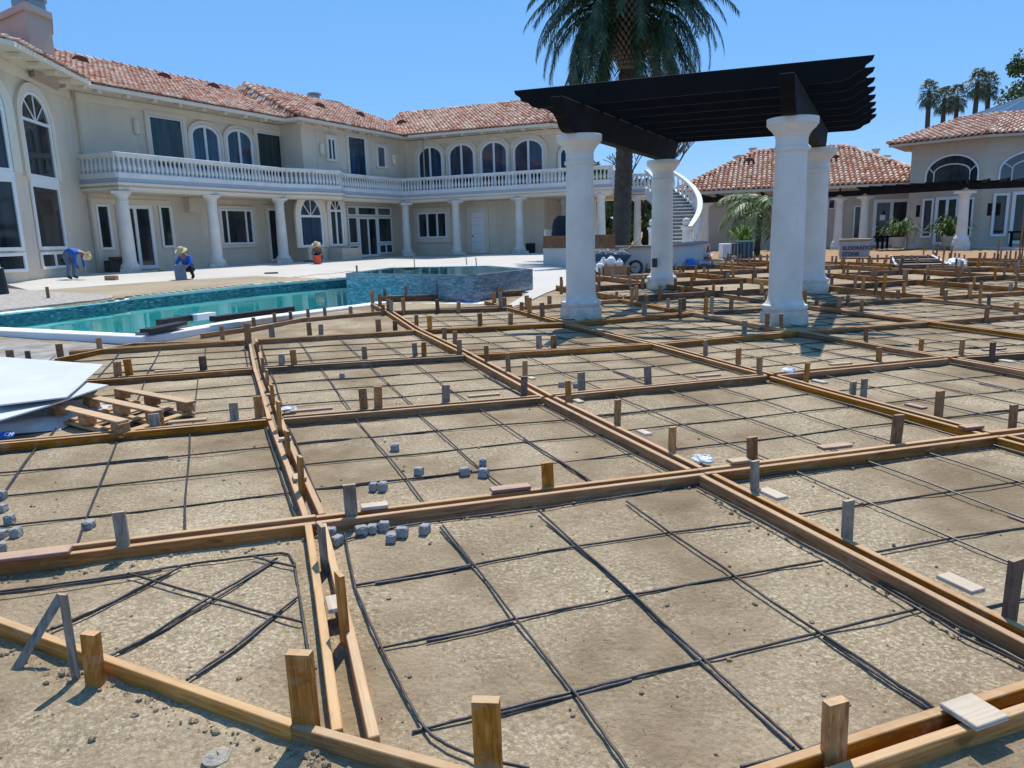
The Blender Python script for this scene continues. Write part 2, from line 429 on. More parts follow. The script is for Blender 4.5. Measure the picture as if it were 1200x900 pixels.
# ---- swimming pool
pool = empty('swimming_pool', (-5, 15, ZC), 'long turquoise swimming pool with white coping in front of the villa', 'swimming pool')
def offset_line(P, d):
    out = []
    for i, p in enumerate(P):
        a = P[i-1] if i > 0 else None; b = P[i+1] if i < len(P)-1 else None
        ds = []
        if a is not None: ds.append((p-a).normalized())
        if b is not None: ds.append((b-p).normalized())
        t = sum(ds, V((0, 0, 0))).normalized(); n = V((-t.y, t.x, 0)); out.append(p+n*d)
    return out
def band(mb, A, B, z0, z1):
    for i in range(len(A)-1):
        a, b, c, d = A[i], A[i+1], B[i+1], B[i]
        P = [V((q.x, q.y, z)) for z in (z0, z1) for q in (a, b, c, d)]
        nrm = (P[1]-P[0]).cross(P[3]-P[0]).z
        F = [(3, 2, 1, 0), (4, 5, 6, 7), (0, 1, 5, 4), (1, 2, 6, 5), (2, 3, 7, 6), (3, 0, 4, 7)]
        if nrm < 0: F = [tuple(reversed(f)) for f in F]
        mb.add(P, F)
c1 = near_in + [V((-1.9, 16.2, ZC))]
mb = MB(); band(mb, c1, offset_line(c1, -.36), ZC-.13, ZC); mb.build('coping', COPING, pool, bevel=.012)
mb = MB(); band(mb, far_in, offset_line(far_in, .34), ZC-.045, ZC+.004); mb.build('coping', COPING, pool, bevel=.012)
# white ledge round the raised spa
ledge = [V((-2.6, 15.6, 0)), V((-1.3, 14.75, 0)), V((-.55, 14.75, 0)), V((1.1, 17.4, 0)), V((.4, 18.6, 0)), spaC, spaB, spaA]
mb = MB()
inner = [near_in[-1], V((-2.2, 15.9, 0)), spaB, spaC, V((.3, 18.2, 0))]
outer = offset_line(inner, -.42)
band(mb, inner, outer, .12, .335); mb.build('spa_ledge', COPING, pool, bevel=.01)
mb = MB()
# walls down to floor with mosaic band, floor
nP = len(pool_poly)
for i in range(nP):
    a, b = pool_poly[i], pool_poly[(i+1) % nP]
    mb.add([(a.x, a.y, ZW-.12), (b.x, b.y, ZW-.12), (b.x, b.y, -.7), (a.x, a.y, -.7)], [(0, 1, 2, 3), (3, 2, 1, 0)])
mb.add([(p.x, p.y, -.7) for p in pool_poly], [tuple(range(nP))])
mb.build('basin', PLASTER, pool)
mb = MB()
for i in range(nP):
    a, b = pool_poly[i], pool_poly[(i+1) % nP]
    cc = sum(pool_poly, V((0, 0, 0)))/nP; mid = (a+b)/2; 
    t = (b-a).normalized(); n = V((-t.y, t.x, 0)); 
    if not inpoly((mid+n*.05).x, (mid+n*.05).y, pool_poly): n = -n
    mb.obox(V((a.x, a.y, ZW-.14))-n*.05, V((b.x-a.x, b.y-a.y, 0)), n*.055, V((0, 0, ZC-.047-ZW+.14)))
mb.build('waterline_tile', MOSAIC, pool)
wm = bpy.data.materials.new('pool_water'); wm.use_nodes = True; nt = wm.node_tree; nt.nodes.clear()
o_ = nt.nodes.new('ShaderNodeOutputMaterial'); tr = nt.nodes.new('ShaderNodeBsdfTransparent'); gl = nt.nodes.new('ShaderNodeBsdfGlossy'); mx = nt.nodes.new('ShaderNodeMixShader'); fr = nt.nodes.new('ShaderNodeFresnel')
tr.inputs[0].default_value = (.9, 1, 1, 1); gl.inputs['Roughness'].default_value = .02; fr.inputs[0].default_value = 1.33
bm_ = nt.nodes.new('ShaderNodeBump'); nz = nt.nodes.new('ShaderNodeTexNoise'); nz.inputs['Scale'].default_value = 2.2; nz.inputs['Detail'].default_value = 3
tc = nt.nodes.new('ShaderNodeTexCoord'); nt.links.new(tc.outputs['Object'], nz.inputs['Vector']); nt.links.new(nz.outputs['Fac'], bm_.inputs['Height']); bm_.inputs['Strength'].default_value = .10; bm_.inputs['Distance'].default_value = .03
for q in (gl, fr): nt.links.new(bm_.outputs[0], q.inputs['Normal'])
nt.links.new(fr.outputs[0], mx.inputs[0]); nt.links.new(tr.outputs[0], mx.inputs[1]); nt.links.new(gl.outputs[0], mx.inputs[2]); nt.links.new(mx.outputs[0], o_.inputs[0])
mb = MB(); mb.add([(p.x, p.y, ZW) for p in pool_poly], [tuple(range(nP))])
wo = mb.build('water', wm, kind='structure')
# ---- raised spa
spa = empty('raised_spa', (-1.5, 18, .3), 'raised spa with blue glass mosaic walls overflowing into the pool', 'spa')
mb = MB(); n5 = 5
for i in range(5):
    a, b = SPA[i], SPA[(i+1) % 5]
    t = (b-a).normalized(); n = V((-t.y, t.x, 0)) 
    if not inpoly((a+(b-a)/2+n*.1).x, (a+(b-a)/2+n*.1).y, SPA): n = -n
    mb.obox(V((a.x, a.y, -1.0)), b-a, n*.2, V((0, 0, 1.0+ZS)))
MOS2 = mosaic('spa_mosaic', [(.05, .11, .17), (.09, .18, .25), (.15, .26, .33), (.07, .15, .21), (.28, .38, .44)])
mb.build('spa_wall', MOS2, spa)
mb = MB(); mb.add([(p.x, p.y, ZS-.35) for p in SPA], [(0, 1, 2, 3, 4)]); mb.build('spa_floor', PLASTER, spa)
mb = MB(); cS = sum(SPA, V((0, 0, 0)))/5
mb.add([((p.x-cS.x)*.95+cS.x, (p.y-cS.y)*.95+cS.y, ZS-.012) for p in SPA], [(0, 1, 2, 3, 4)])
w2 = mb.build('water', wm, kind='structure')
# round skimmer ring + rods standing on the deck behind the spa
mb = MB(); c = gz(482, 317.5, ZS)
mb.tube([c+V((.22*math.cos(a/16*6.283), .22*math.sin(a/16*6.283), .05)) for a in range(17)], .035, 6); mb.build('skimmer_ring', BLACKP, spa)
for i, (x, y0, y1) in enumerate(((486, 300, 313.5), (547, 300, 310), (558.5, 302, 311))):
    p = gp(x, y1-.2); q = atY(x-1, y0, p.y)
    mb = MB(); mb.tube([p-V((0, 0, .05)), V((q.x, q.y, q.z))], .022, 6)
    tag(mb.build('metal_stake', WS_G, origin=p), ['thin upright rod on the white deck behind the left end of the spa', 'thin upright rod on the deck behind the middle of the spa', 'short thin rod just right of the middle one behind the spa'][i], 'rod')
# ================================================================== ROOFS
TCOL = [(.64, .31, .20), (.74, .42, .29), (.56, .24, .15), (.82, .58, .43), (.86, .68, .52), (.48, .20, .12), (.70, .37, .25), (.80, .52, .37)]
def tile_roof(name, poly, parent, wcol=.24, lrow=.36, pale=.55, seg=5, label=None, ridge=True):
    P = [V(p) for p in poly]
    e = (P[1]-P[0]).normalized()
    nrm = (P[1]-P[0]).cross(P[2]-P[0]).normalized()
    if nrm.z < 0: nrm = -nrm
    u = nrm.cross(e).normalized()
    if u.z < 0: u = -u
    o = P[0]
    Q = [((p-o).dot(e), (p-o).dot(u)) for p in P]
    x0, x1 = min(q[0] for q in Q), max(q[0] for q in Q); y1 = max(q[1] for q in Q)
    vs = []; fs = []; cols = []
    def put(v, f, c):
        b = len(vs); vs.extend(v); fs.extend([tuple(b+i for i in ff) for ff in f]); cols.extend([c]*len(v))
    n = len(P)
    top = [p-nrm*.02 for p in P]; bot = [p-nrm*.10 for p in P]
    F = [tuple(range(n)), tuple(range(2*n-1, n-1, -1))]+[(i, n+i, n+(i+1) % n, (i+1) % n) for i in range(n)]
    fn = (top[1]-top[0]).cross(top[2]-top[0])
    if fn.dot(nrm) < 0: F = [tuple(reversed(f)) for f in F]
    put(top+bot, F, (.14, .06, .04))
    ny = int(y1/lrow)+1; nx = int((x1-x0)/wcol)+1
    for j in range(ny):
        for i in range(nx):
            cx = x0+(i+.5)*wcol; cy = j*lrow+.2
            if not inpoly(cx, cy, Q): continue
            k = random.random()
            if random.random() < pale: c = random.choice((TCOL[3], TCOL[4], TCOL[1], TCOL[7]))
            else: c = random.choice(TCOL)
            kk = random.uniform(.78, 1.12); c = tuple(q*kk for q in c)
            dx = random.uniform(-.015, .015); lift = random.uniform(0, .025)
            r = wcol*.37
            ring = []
            for (yy, rr, h) in ((cy-.26-random.uniform(0, .03), r, .055+lift), (cy+.24, r*.82, .0)):
                for s in range(seg+1):
                    a = math.pi*s/seg
                    ring.append(o+e*(cx+dx+math.cos(a)*rr)+u*yy+nrm*(math.sin(a)*rr*1.15+h-.01))
            m = seg+1
            F = [(s, s+1, m+s+1, m+s) for s in range(seg)]
            # closed lower end
            F.append(tuple(range(seg, -1, -1)))
            put(ring, [tuple(reversed(f)) for f in F], c)
    me = bpy.data.meshes.new(name); o0 = WORLD[parent.name]
    me.from_pydata([v-o0 for v in vs], [], fs); me.materials.append(TILE)
    at = me.color_attributes.new('tint', 'FLOAT_COLOR', 'POINT')
    for i, c in enumerate(cols): at.data[i].color = (*c, 1)
    ob = bpy.data.objects.new(name, me); COL.objects.link(ob); ob.parent = parent; WORLD[ob.name] = o0
    return ob
def ridge_cap(a, b, parent, r=.13):
    a, b = V(a), V(b); L = (b-a).length; n = max(1, int(L/.45)); d = (b-a)/n
    vs = []; fs = []; cols = []
    side = d.cross(V((0, 0, 1))).normalized(); upv = side.cross(d).normalized()
    for i in range(n):
        kk = random.uniform(.75, 1.1); c = tuple(q*kk for q in random.choice(TCOL)); b0 = len(vs)
        for (t, rr, h) in ((-.08, r*1.12, .04), (1, r*.9, 0)):
            for s in range(7):
                an = math.pi*s/6; vs.append(a+d*(i+t)+side*math.cos(an)*rr+upv*(math.sin(an)*rr+h-.02)); cols.append(c)
        fs += [(b0+s, b0+7+s, b0+8+s, b0+s+1) for s in range(6)]; fs.append(tuple(b0+s for s in range(7)))
    me = bpy.data.meshes.new('ridge_tiles'); o0 = WORLD[parent.name]
    me.from_pydata([v-o0 for v in vs], [], fs); me.materials.append(TILE)
    at = me.color_attributes.new('tint', 'FLOAT_COLOR', 'POINT')
    for i, c in enumerate(cols): at.data[i].color = (*c, 1)
    ob = bpy.data.objects.new('ridge_tiles', me); COL.objects.link(ob); ob.parent = parent; ob.location = (0, 0, 0); WORLD[ob.name] = o0
# ================================================================== WINDOWS AND DOORS
def arc_pts(pl, s0, s1, o, zs, ztop, n=14, kx=0, kz=0):
    c = (s0+s1)/2; a = (s1-s0)/2+kx; b = ztop-zs+kz
    return [pl.pt(c-a*math.cos(math.pi*i/n), o, zs+b*math.sin(math.pi*i/n)) for i in range(n+1)]
def ring(mb, A, B, depth):   # band between polylines A and B extruded by depth vector
    for i in range(len(A)-1):
        P = [A[i], A[i+1], B[i+1], B[i]]
        c = (P[1]-P[0]).cross(P[2]-P[0])
        Q = P+[p+depth for p in P]
        F = [(3, 2, 1, 0), (4, 5, 6, 7), (0, 1, 5, 4), (1, 2, 6, 5), (2, 3, 7, 6), (3, 0, 4, 7)]
        if c.dot(depth) < 0: F = [tuple(reversed(f)) for f in F]
        mb.add(Q, F)
def window(par, pl, s0, s1, z0, z1, arch=0, mull=(), trans=(), fan=0, glass=None, fw_=.09, hood=0, name='window', o=0.0, sill=False, trim=None, doors=0, pan=None):
    """framed opening standing on the facade; arch = height of the arched head above the springing"""
    if s1 < s0: s0, s1 = s1, s0
    zs = z1-arch
    L = WORLD[par.name]
    mb = MB(); D = pl.n*.07; o1 = o+.015
    outer = [pl.pt(s0, o1, z0)]; inner = [pl.pt(s0+fw_, o1, z0+fw_)]
    if arch:
        outer += arc_pts(pl, s0, s1, o1, zs, z1); inner += arc_pts(pl, s0, s1, o1, zs, z1, kx=-fw_, kz=-fw_)
    else:
        outer += [pl.pt(s0, o1, z1), pl.pt(s1, o1, z1)]; inner += [pl.pt(s0+fw_, o1, z1-fw_), pl.pt(s1-fw_, o1, z1-fw_)]
    outer.append(pl.pt(s1, o1, z0)); inner.append(pl.pt(s1-fw_, o1, z0+fw_))
    ring(mb, outer, inner, D)
    ring(mb, [outer[-1], outer[0]], [inner[-1], inner[0]], D)
    for f in mull:
        sm = s0+(s1-s0)*f; mb.pb(pl, sm-fw_*.45, sm+fw_*.45, o1+.012, o1+.075, z0+fw_*.5, (z1-.04) if (arch and not fan) else (zs if arch else z1-fw_*.5))
    for f in trans:
        zm = z0+(z1-z0)*f; mb.pb(pl, s0+fw_*.5, s1-fw_*.5, o1+.01, o1+.073, zm-fw_*.4, zm+fw_*.4)
    if fan:
        mb.pb(pl, s0+fw_*.5, s1-fw_*.5, o1+.01, o1+.073, zs-fw_*.45, zs+fw_*.45)
        c = (s0+s1)/2; a = (s1-s0)/2-fw_*.6; b = arch-fw_*.6
        for k in range(1, fan):
            an = math.pi*k/fan; 
            p0 = pl.pt(c, o1+.02, zs); p1 = pl.pt(c-a*math.cos(an), o1+.02, zs+b*math.sin(an))
            d = (p1-p0); w = d.cross(pl.n).normalized()*.045
            mb.obox(p0-w/2, d, w, pl.n*.04)
    fo = mb.build(name, FRAME, par, bevel=.008)
    mb = MB(); pts = [pl.pt(s0+.03, o1+.008, z0+.03)]
    if arch: pts += arc_pts(pl, s0, s1, o1+.008, zs, z1, kx=-.03, kz=-.03)
    else: pts += [pl.pt(s0+.03, o1+.008, z1-.03), pl.pt(s1-.03, o1+.008, z1-.03)]
    pts.append(pl.pt(s1-.03, o1+.008, z0+.03))
    nn = (pts[1]-pts[0]).cross(pts[2]-pts[0])
    if nn.dot(pl.n) < 0: pts.reverse()
    mb.add(pts, [tuple(range(len(pts)))])
    g = mb.build('pane', glass or GLASS, par); g.parent = fo; g.location = (0, 0, 0)
    if hood:   # raised stucco surround
        mb = MB(); k = hood
        A = [pl.pt(s0-k, o+.003, z0)]; B = [pl.pt(s0-.01, o+.003, z0)]
        if arch:
            A += arc_pts(pl, s0, s1, o+.003, zs, z1, kx=k, kz=k); B += arc_pts(pl, s0, s1, o+.003, zs, z1, kx=.01, kz=.01)
        else:
            A += [pl.pt(s0-k, o+.003, z1+k), pl.pt(s1+k, o+.003, z1+k)]; B += [pl.pt(s0-.01, o+.003, z1+.01), pl.pt(s1+.01, o+.003, z1+.01)]
        A.append(pl.pt(s1+k, o+.003, z0)); B.append(pl.pt(s1+.01, o+.003, z0))
        ring(mb, A, B, pl.n*.11)
        if sill: mb.pb(pl, s0-k, s1+k, o+.003, o+.113, z0-k, z0-.01)
        mb.build('window_surround', STUCCO_TRIM if trim is None else trim, par)
    return fo
def pxwin(par, pl, x0, y0, x1, y1, **k):
    ym = (y0+y1)/2
    a = pl.px(x0, y0); b = pl.px(x1, y1); 
    return window(par, pl, a[0], b[0], k.pop('zb', b[1]), k.pop('zt', a[1]), **k)
_balm = None
def baluster_mesh(h, r=.085):
    prof = [(r*.95, 0), (r*.95, .07*h), (r*.55, .1*h), (r*.75, .16*h), (r*1.05, .3*h), (r*.85, .45*h), (r*.45, .7*h), (r*.42, .8*h), (r*.7, .86*h), (r*.5, .9*h), (r*.9, .93*h), (r*.9, h)]
    m = MB(); m.lathe((0, 0, 0), prof, 8)
    me = bpy.data.meshes.new('baluster'); me.from_pydata(m.v, [], m.f); me.materials.append(WHITE)
    for p in me.polygons: p.use_smooth = True
    return me
BALM = baluster_mesh(.62)
BALCOUNT = [0]
def balustrade(par, pts, zfl, budget=100, spacing=.215, curb=.22, rail=True, name='balustrade'):
    """pts: list of 2D points; curb + balusters + rail"""
    root_loc = WORLD[par.name]
    for i in range(len(pts)-1):
        a, b = V((pts[i][0], pts[i][1], 0)), V((pts[i+1][0], pts[i+1][1], 0))
        za = pts[i][2] if len(pts[i]) > 2 else zfl; zb = pts[i+1][2] if len(pts[i+1]) > 2 else zfl
        d = b-a; L = d.length; t = d.normalized(); n = V((t.y, -t.x, 0))
        mb = MB()
        up1 = V((0, 0, zb-za))
        mb.obox(a-n*.13-t*.06+V((0, 0, za)), d+t*.12+up1, n*.26, V((0, 0, curb)))
        mb.obox(a-n*.15-t*.09+V((0, 0, za+curb+.62)), d+t*.18+up1, n*.30, V((0, 0, .13)))
        mb.obox(a-n*.11-t*.05+V((0, 0, za+curb+.58)), d+t*.10+up1, n*.22, V((0, 0, .05)))
        bo = mb.build(name, WHITE, par, bevel=.015)
        k = max(1, int(L/spacing))
        extra = MB()
        for j in range(k):
            f = (j+.5)/k; p = a+d*f+V((0, 0, za+(zb-za)*f+curb-.004))
            if BALCOUNT[0] < budget:
                o = bpy.data.objects.new('baluster', BALM); COL.objects.link(o); o.parent = bo; o.location = p-root_loc; BALCOUNT[0] += 1
            else:
                b0 = len(extra.v); extra.v += [v.co+p for v in BALM.vertices]; extra.f += [tuple(b0+q for q in pl_.vertices) for pl_ in BALM.polygons]; extra.mi += [0]*len(BALM.polygons)
        if extra.v:
            eo = extra.build('balusters', WHITE, par, smoothf=True, kind='stuff'); eo.parent = bo; eo.location = (0, 0, 0)
def villa_column(par, x, y, z0, z1, r=.24, plinth=.0, name='column', m=None, square=False):
    mb = MB(); h = z1-z0
    if plinth: mb.lathe((x, y, z0), [(r*1.75, 0), (r*1.75, plinth*.8), (r*1.6, plinth)], 24)
    else: mb.box((x, y, z0+.09), (r*3.1, r*3.1, .18), R(26.5))
    b = plinth if plinth else .18
    prof = [(r*1.42, b), (r*1.5, b+.06), (r*1.42, b+.13), (r*1.15, b+.2), (r*1.06, b+.3), (r*1.05, h*.35), (r*.9, h-.42), (r*1.0, h-.40), (r*1.0, h-.36), (r*.9, h-.34), (r*.92, h-.24), (r*1.25, h-.14), (r*1.4, h-.1)]
    mb.lathe((x, y, z0), prof, 24)
    mb.box((x, y, z1-.055), (r*2.95, r*2.95, .11), R(26.5))
    o = mb.build(name, m or WHITE_COL, par); autosm(o, 35); return o
# ================================================================== VILLA
vil = empty('villa', (-8, 46, .65), 'two storey cream stucco villa with a terracotta tile roof and a long white balustraded balcony', 'house')
ZF = .65
ML = Pl(-15.0, 29.7, 26.5)                     # balcony front, left wing
def mlp(s, n): q = ML.pt(s, n, 0); return (q.x, q.y)
MU = Pl(-15.0, 29.7, 26.5, -1.85)              # main upper / lower wall
BU = Pl(-15.0, 29.7, 26.5, -.35)               # projecting block, upper
AL = Pl(-15.0, 29.7, 26.5, -.25)               # arched block, lower
GW = Pl(-15.0, 29.7, 26.5, -.9)                # glazed wall, lower
BF = Pl(-6.2, 46.0, 112.5, 0, 1)               # balcony front, rear wing (normal towards the camera)
if BF.n.y > 0: BF.n = -BF.n
BW = Pl(-6.2, 46.0, 112.5, 0, 1); BW.n = BF.n.copy(); BW.p = BF.p-BF.n*1.9
ZE = 7.6
sC = MU.px(78, 114)[0]
print('corner s', sC, 'MU px', MU.px(172, 136), MU.px(213, 178), 'BU', BU.px(367, 147), 'BW', BW.px(505, 172), BW.px(650, 165), BW.px(638, 299))
# tower (bay) planes
TC = V((MU.pt(-.3, 0, 0).x, MU.pt(-.3, 0, 0).y, 0))
T1e = TC-V((math.sin(R(-9)), math.cos(R(-9)), 0))*6.6
W1 = Pl(TC.x, TC.y, -9)
W0 = Pl(T1e.x, T1e.y, 22)
T0e = T1e-W0.d*3.4; TBk = T0e-V((math.sin(R(60)), math.cos(R(60)), 0))*4
print('tower px', W1.px(50, 200), W1.px(97, 318), W1.px(33, 325), W0.px(8, 200), W0.px(20,329))
def isect(P, Q):
    # intersection of two facade planes in plan: (s on P, s on Q)
    d = Q.p-P.p; den = P.d.x*Q.d.y-P.d.y*Q.d.x
    return (d.x*Q.d.y-d.y*Q.d.x)/den, (d.x*P.d.y-d.y*P.d.x)/den
iBU, iBWu = isect(BU, BW); iGW, iBWl = isect(GW, BW)
print('isect', iBU, iBWu, iGW, iBWl, 'win', BW.px(489, 249), BW.px(484, 180))
# main volumes
mb = MB()
def vol(P, z0, z1): mb.prism([V((p[0], p[1], z0)) for p in P], (0, 0, z1-z0))
A0 = MU.pt(-.3, 0, 0); 
inner_corner = BW.pt(0.2, 0, 0)
def back(pl, s, d): q = pl.pt(s, -d, 0); return (q.x, q.y)
vol([(TC.x, TC.y), (T1e.x, T1e.y), (T0e.x, T0e.y), (TBk.x, TBk.y), (TBk.x-8, TBk.y+3), back(MU, -.3, 11)], 0, ZE+.02)
vol([back(MU, -.3, 0), back(MU, 11.6, 0), back(MU, 11.6, 10), back(MU, -.3, 10.5)], 0, ZE)
vol([back(BU, 10.95, 0), back(BU, iBU+.3, 0), back(BU, 24, 9), back(BU, 10.95, 9)], 3.9, ZE+.01)
vol([back(AL, 10.7, 0), back(AL, 13.6, 0), back(GW, 13.6, 0), back(GW, iGW+.02, 0), back(BW, iBWl+.1, .3), back(BW, iBWl+.1, 8), back(AL, 10.7, 8)], 0, 3.95)
sE = BW.px(650, 165)[0]
vol([back(BW, iBWu-1.5, 0), back(BW, sE, 0), back(BW, sE+.85, .9), back(BW, sE-1.5, 8), back(BW, iBWu-1.5, 8)], 3.9, ZE-.01)
sO = BW.px(638.5, 299)[0]
vol([back(BW, iBWl-1, .01), back(BW, sO, .01), back(BW, sO, 8), back(BW, iBWl-1, 8)], 0, 3.96)
mb.build('wall', STUCCO, vil)
# recess of the outdoor room right of the rear wing
mb = MB(); vol([back(BW, sO-.05, 2.6), back(BW, sO+2.0, 2.6), back(BW, sO+1.2, 7), back(BW, sO-.05, 7)], 0, 3.94); mb.build('recessed_wall', STUCCO, vil)
# balcony slabs with entablature
def frontline():
    a = MU.pt(-.3, 0, 0); return [(a.x, a.y), mlp(-.1, .1), mlp(8.8, .1), mlp(10.3, .75), mlp(12.2, .95), mlp(13.2, .35), mlp(18.75, .3)]
FL = frontline(); 
b1 = BF.pt(.6, .25, 0); b2 = BF.pt(12.9, .25, 0); b3 = BF.pt(14.6, -1.4, 0); b3 = V((6.1, 43.9, 0)); b4 = V((7.6, 47.3, 0)); b5 = V((9.7, 46.7, 0))
FL = FL+[(b2.x, b2.y), (b3.x, b3.y), (b4.x, b4.y), (b5.x, b5.y)]
bk = V((10, 50, 0)); bk2 = BW.pt(sO, -4, 0)
slab = [V((p[0], p[1], 0)) for p in FL]+[bk, BF.pt(1, -6, 0), MU.pt(16, -4, 0), MU.pt(-.3, -2, 0)]
mb = MB(); mb.prism([V((p.x, p.y, 3.76)) for p in slab], (0, 0, .30)); mb.build('balcony_slab', STUCCO, vil)
def inset(poly, d):
    c = sum(poly, V((0, 0, 0)))/len(poly); out = []
    for p in poly: out.append(p)
    return out
mb = MB(); FLv = [V((p[0], p[1], 0)) for p in FL]
def run(mb, P, o0, o1, z0, z1):
    A = offset_line(P, -o0); B = offset_line(P, -o1); band(mb, A, B, z0, z1)
run(mb, FLv, -.14, .06, 3.82, 3.93); run(mb, FLv, -.14, .12, 4.0, 4.10); mb.build('cornice', STUCCO_TRIM, vil)
mb = MB(); run(mb, FLv, -.3, .05, 4.10, 4.26); mb.build('balcony_kerb', GREYBAND, vil)
mb = MB()
for i in range(0, 46):
    s = .3+i*.46
    if s > 18: break
FLb = offset_line(FLv, .12)
balustrade(vil, [(p.x, p.y) for p in reversed(FLb)][::-1], 4.26, 100)
# columns
for px_, py_ in ((156, 318), (257.5, 311), (335, 306)):
    s, z = ML.px(px_, py_); q = ML.pt(s, -.12, 0); villa_column(vil, q.x, q.y, ZF-.03, 3.78)
for px_, py_ in ((474.8, 300), (534, 300), (608, 300), (703.6, 300)):
    s, z = BF.px(px_, py_-30); q = BF.pt(s, -.12, 0); villa_column(vil, q.x, q.y, ZF-.03, 3.78)
for (x, d) in ((747, 44.5), (733, 48.5), (660, 47)):
    q = atY(x, 262, d); villa_column(vil, q.x, q.y, ZF-.03, 3.78, .21)
# roofs --------------------------------------------------------------
zr = 10.0; zt0 = ZE+.17
eM0 = MU.pt(-.3, 1.25, zt0); eM1 = MU.pt(10.6, 1.25, zt0)
NB = .85   # block eave offset
def mp(s, n, z): q = ML.pt(s, n, 0); return V((q.x, q.y, z))
rn = -6.1; bn = -4.9; en = MU.p  # noqa
R1a, R1b = mp(-2.5, -.6, zt0), mp(9.9, -.6, zt0)
R1c, R1d = mp(13.2, rn, zr), mp(-5, rn, zr)
tile_roof('roof', [R1a, mp(12.6, -.6, zt0), mp(12.6, rn, zr), mp(-5, rn, zr)], vil)
ridge_cap(mp(-5, rn, zr+.02), mp(12.3, rn, zr+.02), vil)
# block roof with its end hip
hb0 = mp(10.1, .35, zt0); hb1 = mp(iBU+3.0, .35, zt0); rb0 = mp(12.0, bn, zr+.1); rb1 = mp(20.6, bn, zr+.1)
tile_roof('roof', [hb0, hb1, rb1, rb0], vil)
tile_roof('roof', [mp(10.1, -9.5, zt0), hb0, rb0], vil)
ridge_cap(rb0, rb1, vil); ridge_cap(hb0+V((0, 0, .03)), rb0, vil)
# rear wing roof
def bp(s, o, z): q = BF.pt(s, o, 0); return V((q.x, q.y, z))
sR = BF.px(650, 150)[0]
eb0 = bp(-2.5, -.55, zt0); eb1 = bp(sR-.4, -.55, zt0)
rr0 = bp(-3.5, -6.2, zr); rr1 = bp(sR-2.3, -6.2, zr)
tile_roof('roof', [eb0, eb1, rr1, rr0], vil)
tile_roof('roof', [eb1, bp(sR+1.6, -7.5, zt0), rr1], vil)
ridge_cap(rr0, rr1, vil); ridge_cap(eb1+V((0, 0, .03)), rr1, vil)
# tower roof
def off2(pl, s, o, z): q = pl.pt(s, o, 0); return V((q.x, q.y, z))
t0 = off2(W1, -1.0, 1.15, zt0); t1 = off2(W1, -6.9, 1.15, zt0-.02); t2 = off2(W0, -3.6, 1.3, zt0-.02); apex = V((TC.x-6.2, TC.y-3.0, 10.2))
tile_roof('roof', [t1, t0, apex], vil); tile_roof('roof', [t2, t1, apex], vil); 
tile_roof('roof', [mp(-2.5, -.6, zt0), t0, apex], vil)
# soffits and fascias
mb = MB()
def soff(P, z):
    mb.prism([V((p.x, p.y, z)) for p in P], (0, 0, .05))
soff([mp(-2.2, -.62, 0), mp(9.9, -.62, 0), mp(9.9, -3, 0), mp(-2.2, -3, 0)], ZE+.02)
soff([mp(10.15, .33, 0), mp(iBU+1, .33, 0), mp(iBU+1, -2, 0), mp(10.15, -4, 0)], ZE+.03)
soff([bp(-.5, -.57, 0), bp(sR-.4, -.57, 0), bp(sR+1.4, -6, 0), bp(-.5, -4, 0)], ZE+.025)
soff([t0, t1, t2, V((t2.x-3, t2.y+4, 0)), V((TC.x-3, TC.y+1, 0)), mp(-2.2, -.62, 0)], ZE+.015)
mb.build('soffit', STUCCO, vil)
mb = MB()
def fas(a, b): 
    d = b-a; n = V((d.y, -d.x, 0)).normalized()*.05; mb.obox(V((a.x, a.y, ZE-.02)), V((d.x, d.y, 0)), n, V((0, 0, .15)))
fas(mp(-2.2, -.62, 0), mp(10.1, -.62, 0)); fas(mp(10.1, -1.2, 0), mp(10.1, .33, 0)); fas(mp(10.1, .33, 0), mp(iBU-.2, .33, 0)); fas(bp(.2, -.57, 0), bp(sR-.4, -.57, 0)); fas(bp(sR-.4, -.57, 0), bp(sR+1.5, -7.4, 0)); fas(t1, t0); fas(t2, t1); fas(t0, mp(-2.2, -.62, 0))
mb.build('fascia', STUCCO_TRIM, vil)
# eave outriggers
mb = MB()
def outr(p, n, L=.9, w=.16):
    L = .34; p = p-n*.12; mb = MB()
    t = V((-n.y, n.x, 0)); mb.obox(p-t*w/2+V((0, 0, -.13)), t*w, -n*L, V((0, 0, .13))); mb.build('rafter_tail', STUCCO_TRIM, vil)
for i in range(9): outr(mp(-1.0+i*1.25, -.66, ZE+.02), MU.n, 1.0)
for i in range(6): outr(mp(10.6+i*1.25, .28, ZE+.03), MU.n, .6)
for i in range(9): outr(bp(1.2+i*1.25, -.6, ZE+.02), BF.n, .9)
for i in range(5): outr(off2(W1, -6.0+i*1.25, 1.1, ZE), W1.n, 1.0)
for i in range(3): outr(off2(W0, -3.3+i*1.25, 1.25, ZE), W0.n, 1.0)
# cornice band under the soffit, expansion line, downpipe
mb = MB()
mb.pb(MU, -.2, 11.2, .004, .06, ZE-.32, ZE); mb.pb(BU, 11.0, 17.2, .004, .06, ZE-.16, ZE+.01)
mb.pb(BW, .1, sE-.05, .004, .06, ZE-.3, ZE-.01); mb.pb(W1, -6.6, -.1, .004, .08, ZE-.35, ZE+.01); mb.pb(W0, -3.4, -.05, .004, .08, ZE-.35, ZE+.01)
mb.build('cornice', STUCCO_TRIM, vil)
mb = MB(); q = MU.pt(-.12, .12, 0); mb.tube([V((q.x, q.y, .7)), V((q.x, q.y, 7.55))], .05, 8); mb.build('downpipe', STUCCO_R, vil); mb = MB()
q = BW.pt(.5, .1, 0); mb.tube([V((q.x, q.y, 4.1)), V((q.x, q.y, 7.55))], .045, 8); mb.build('downpipe', STUCCO_R, vil)
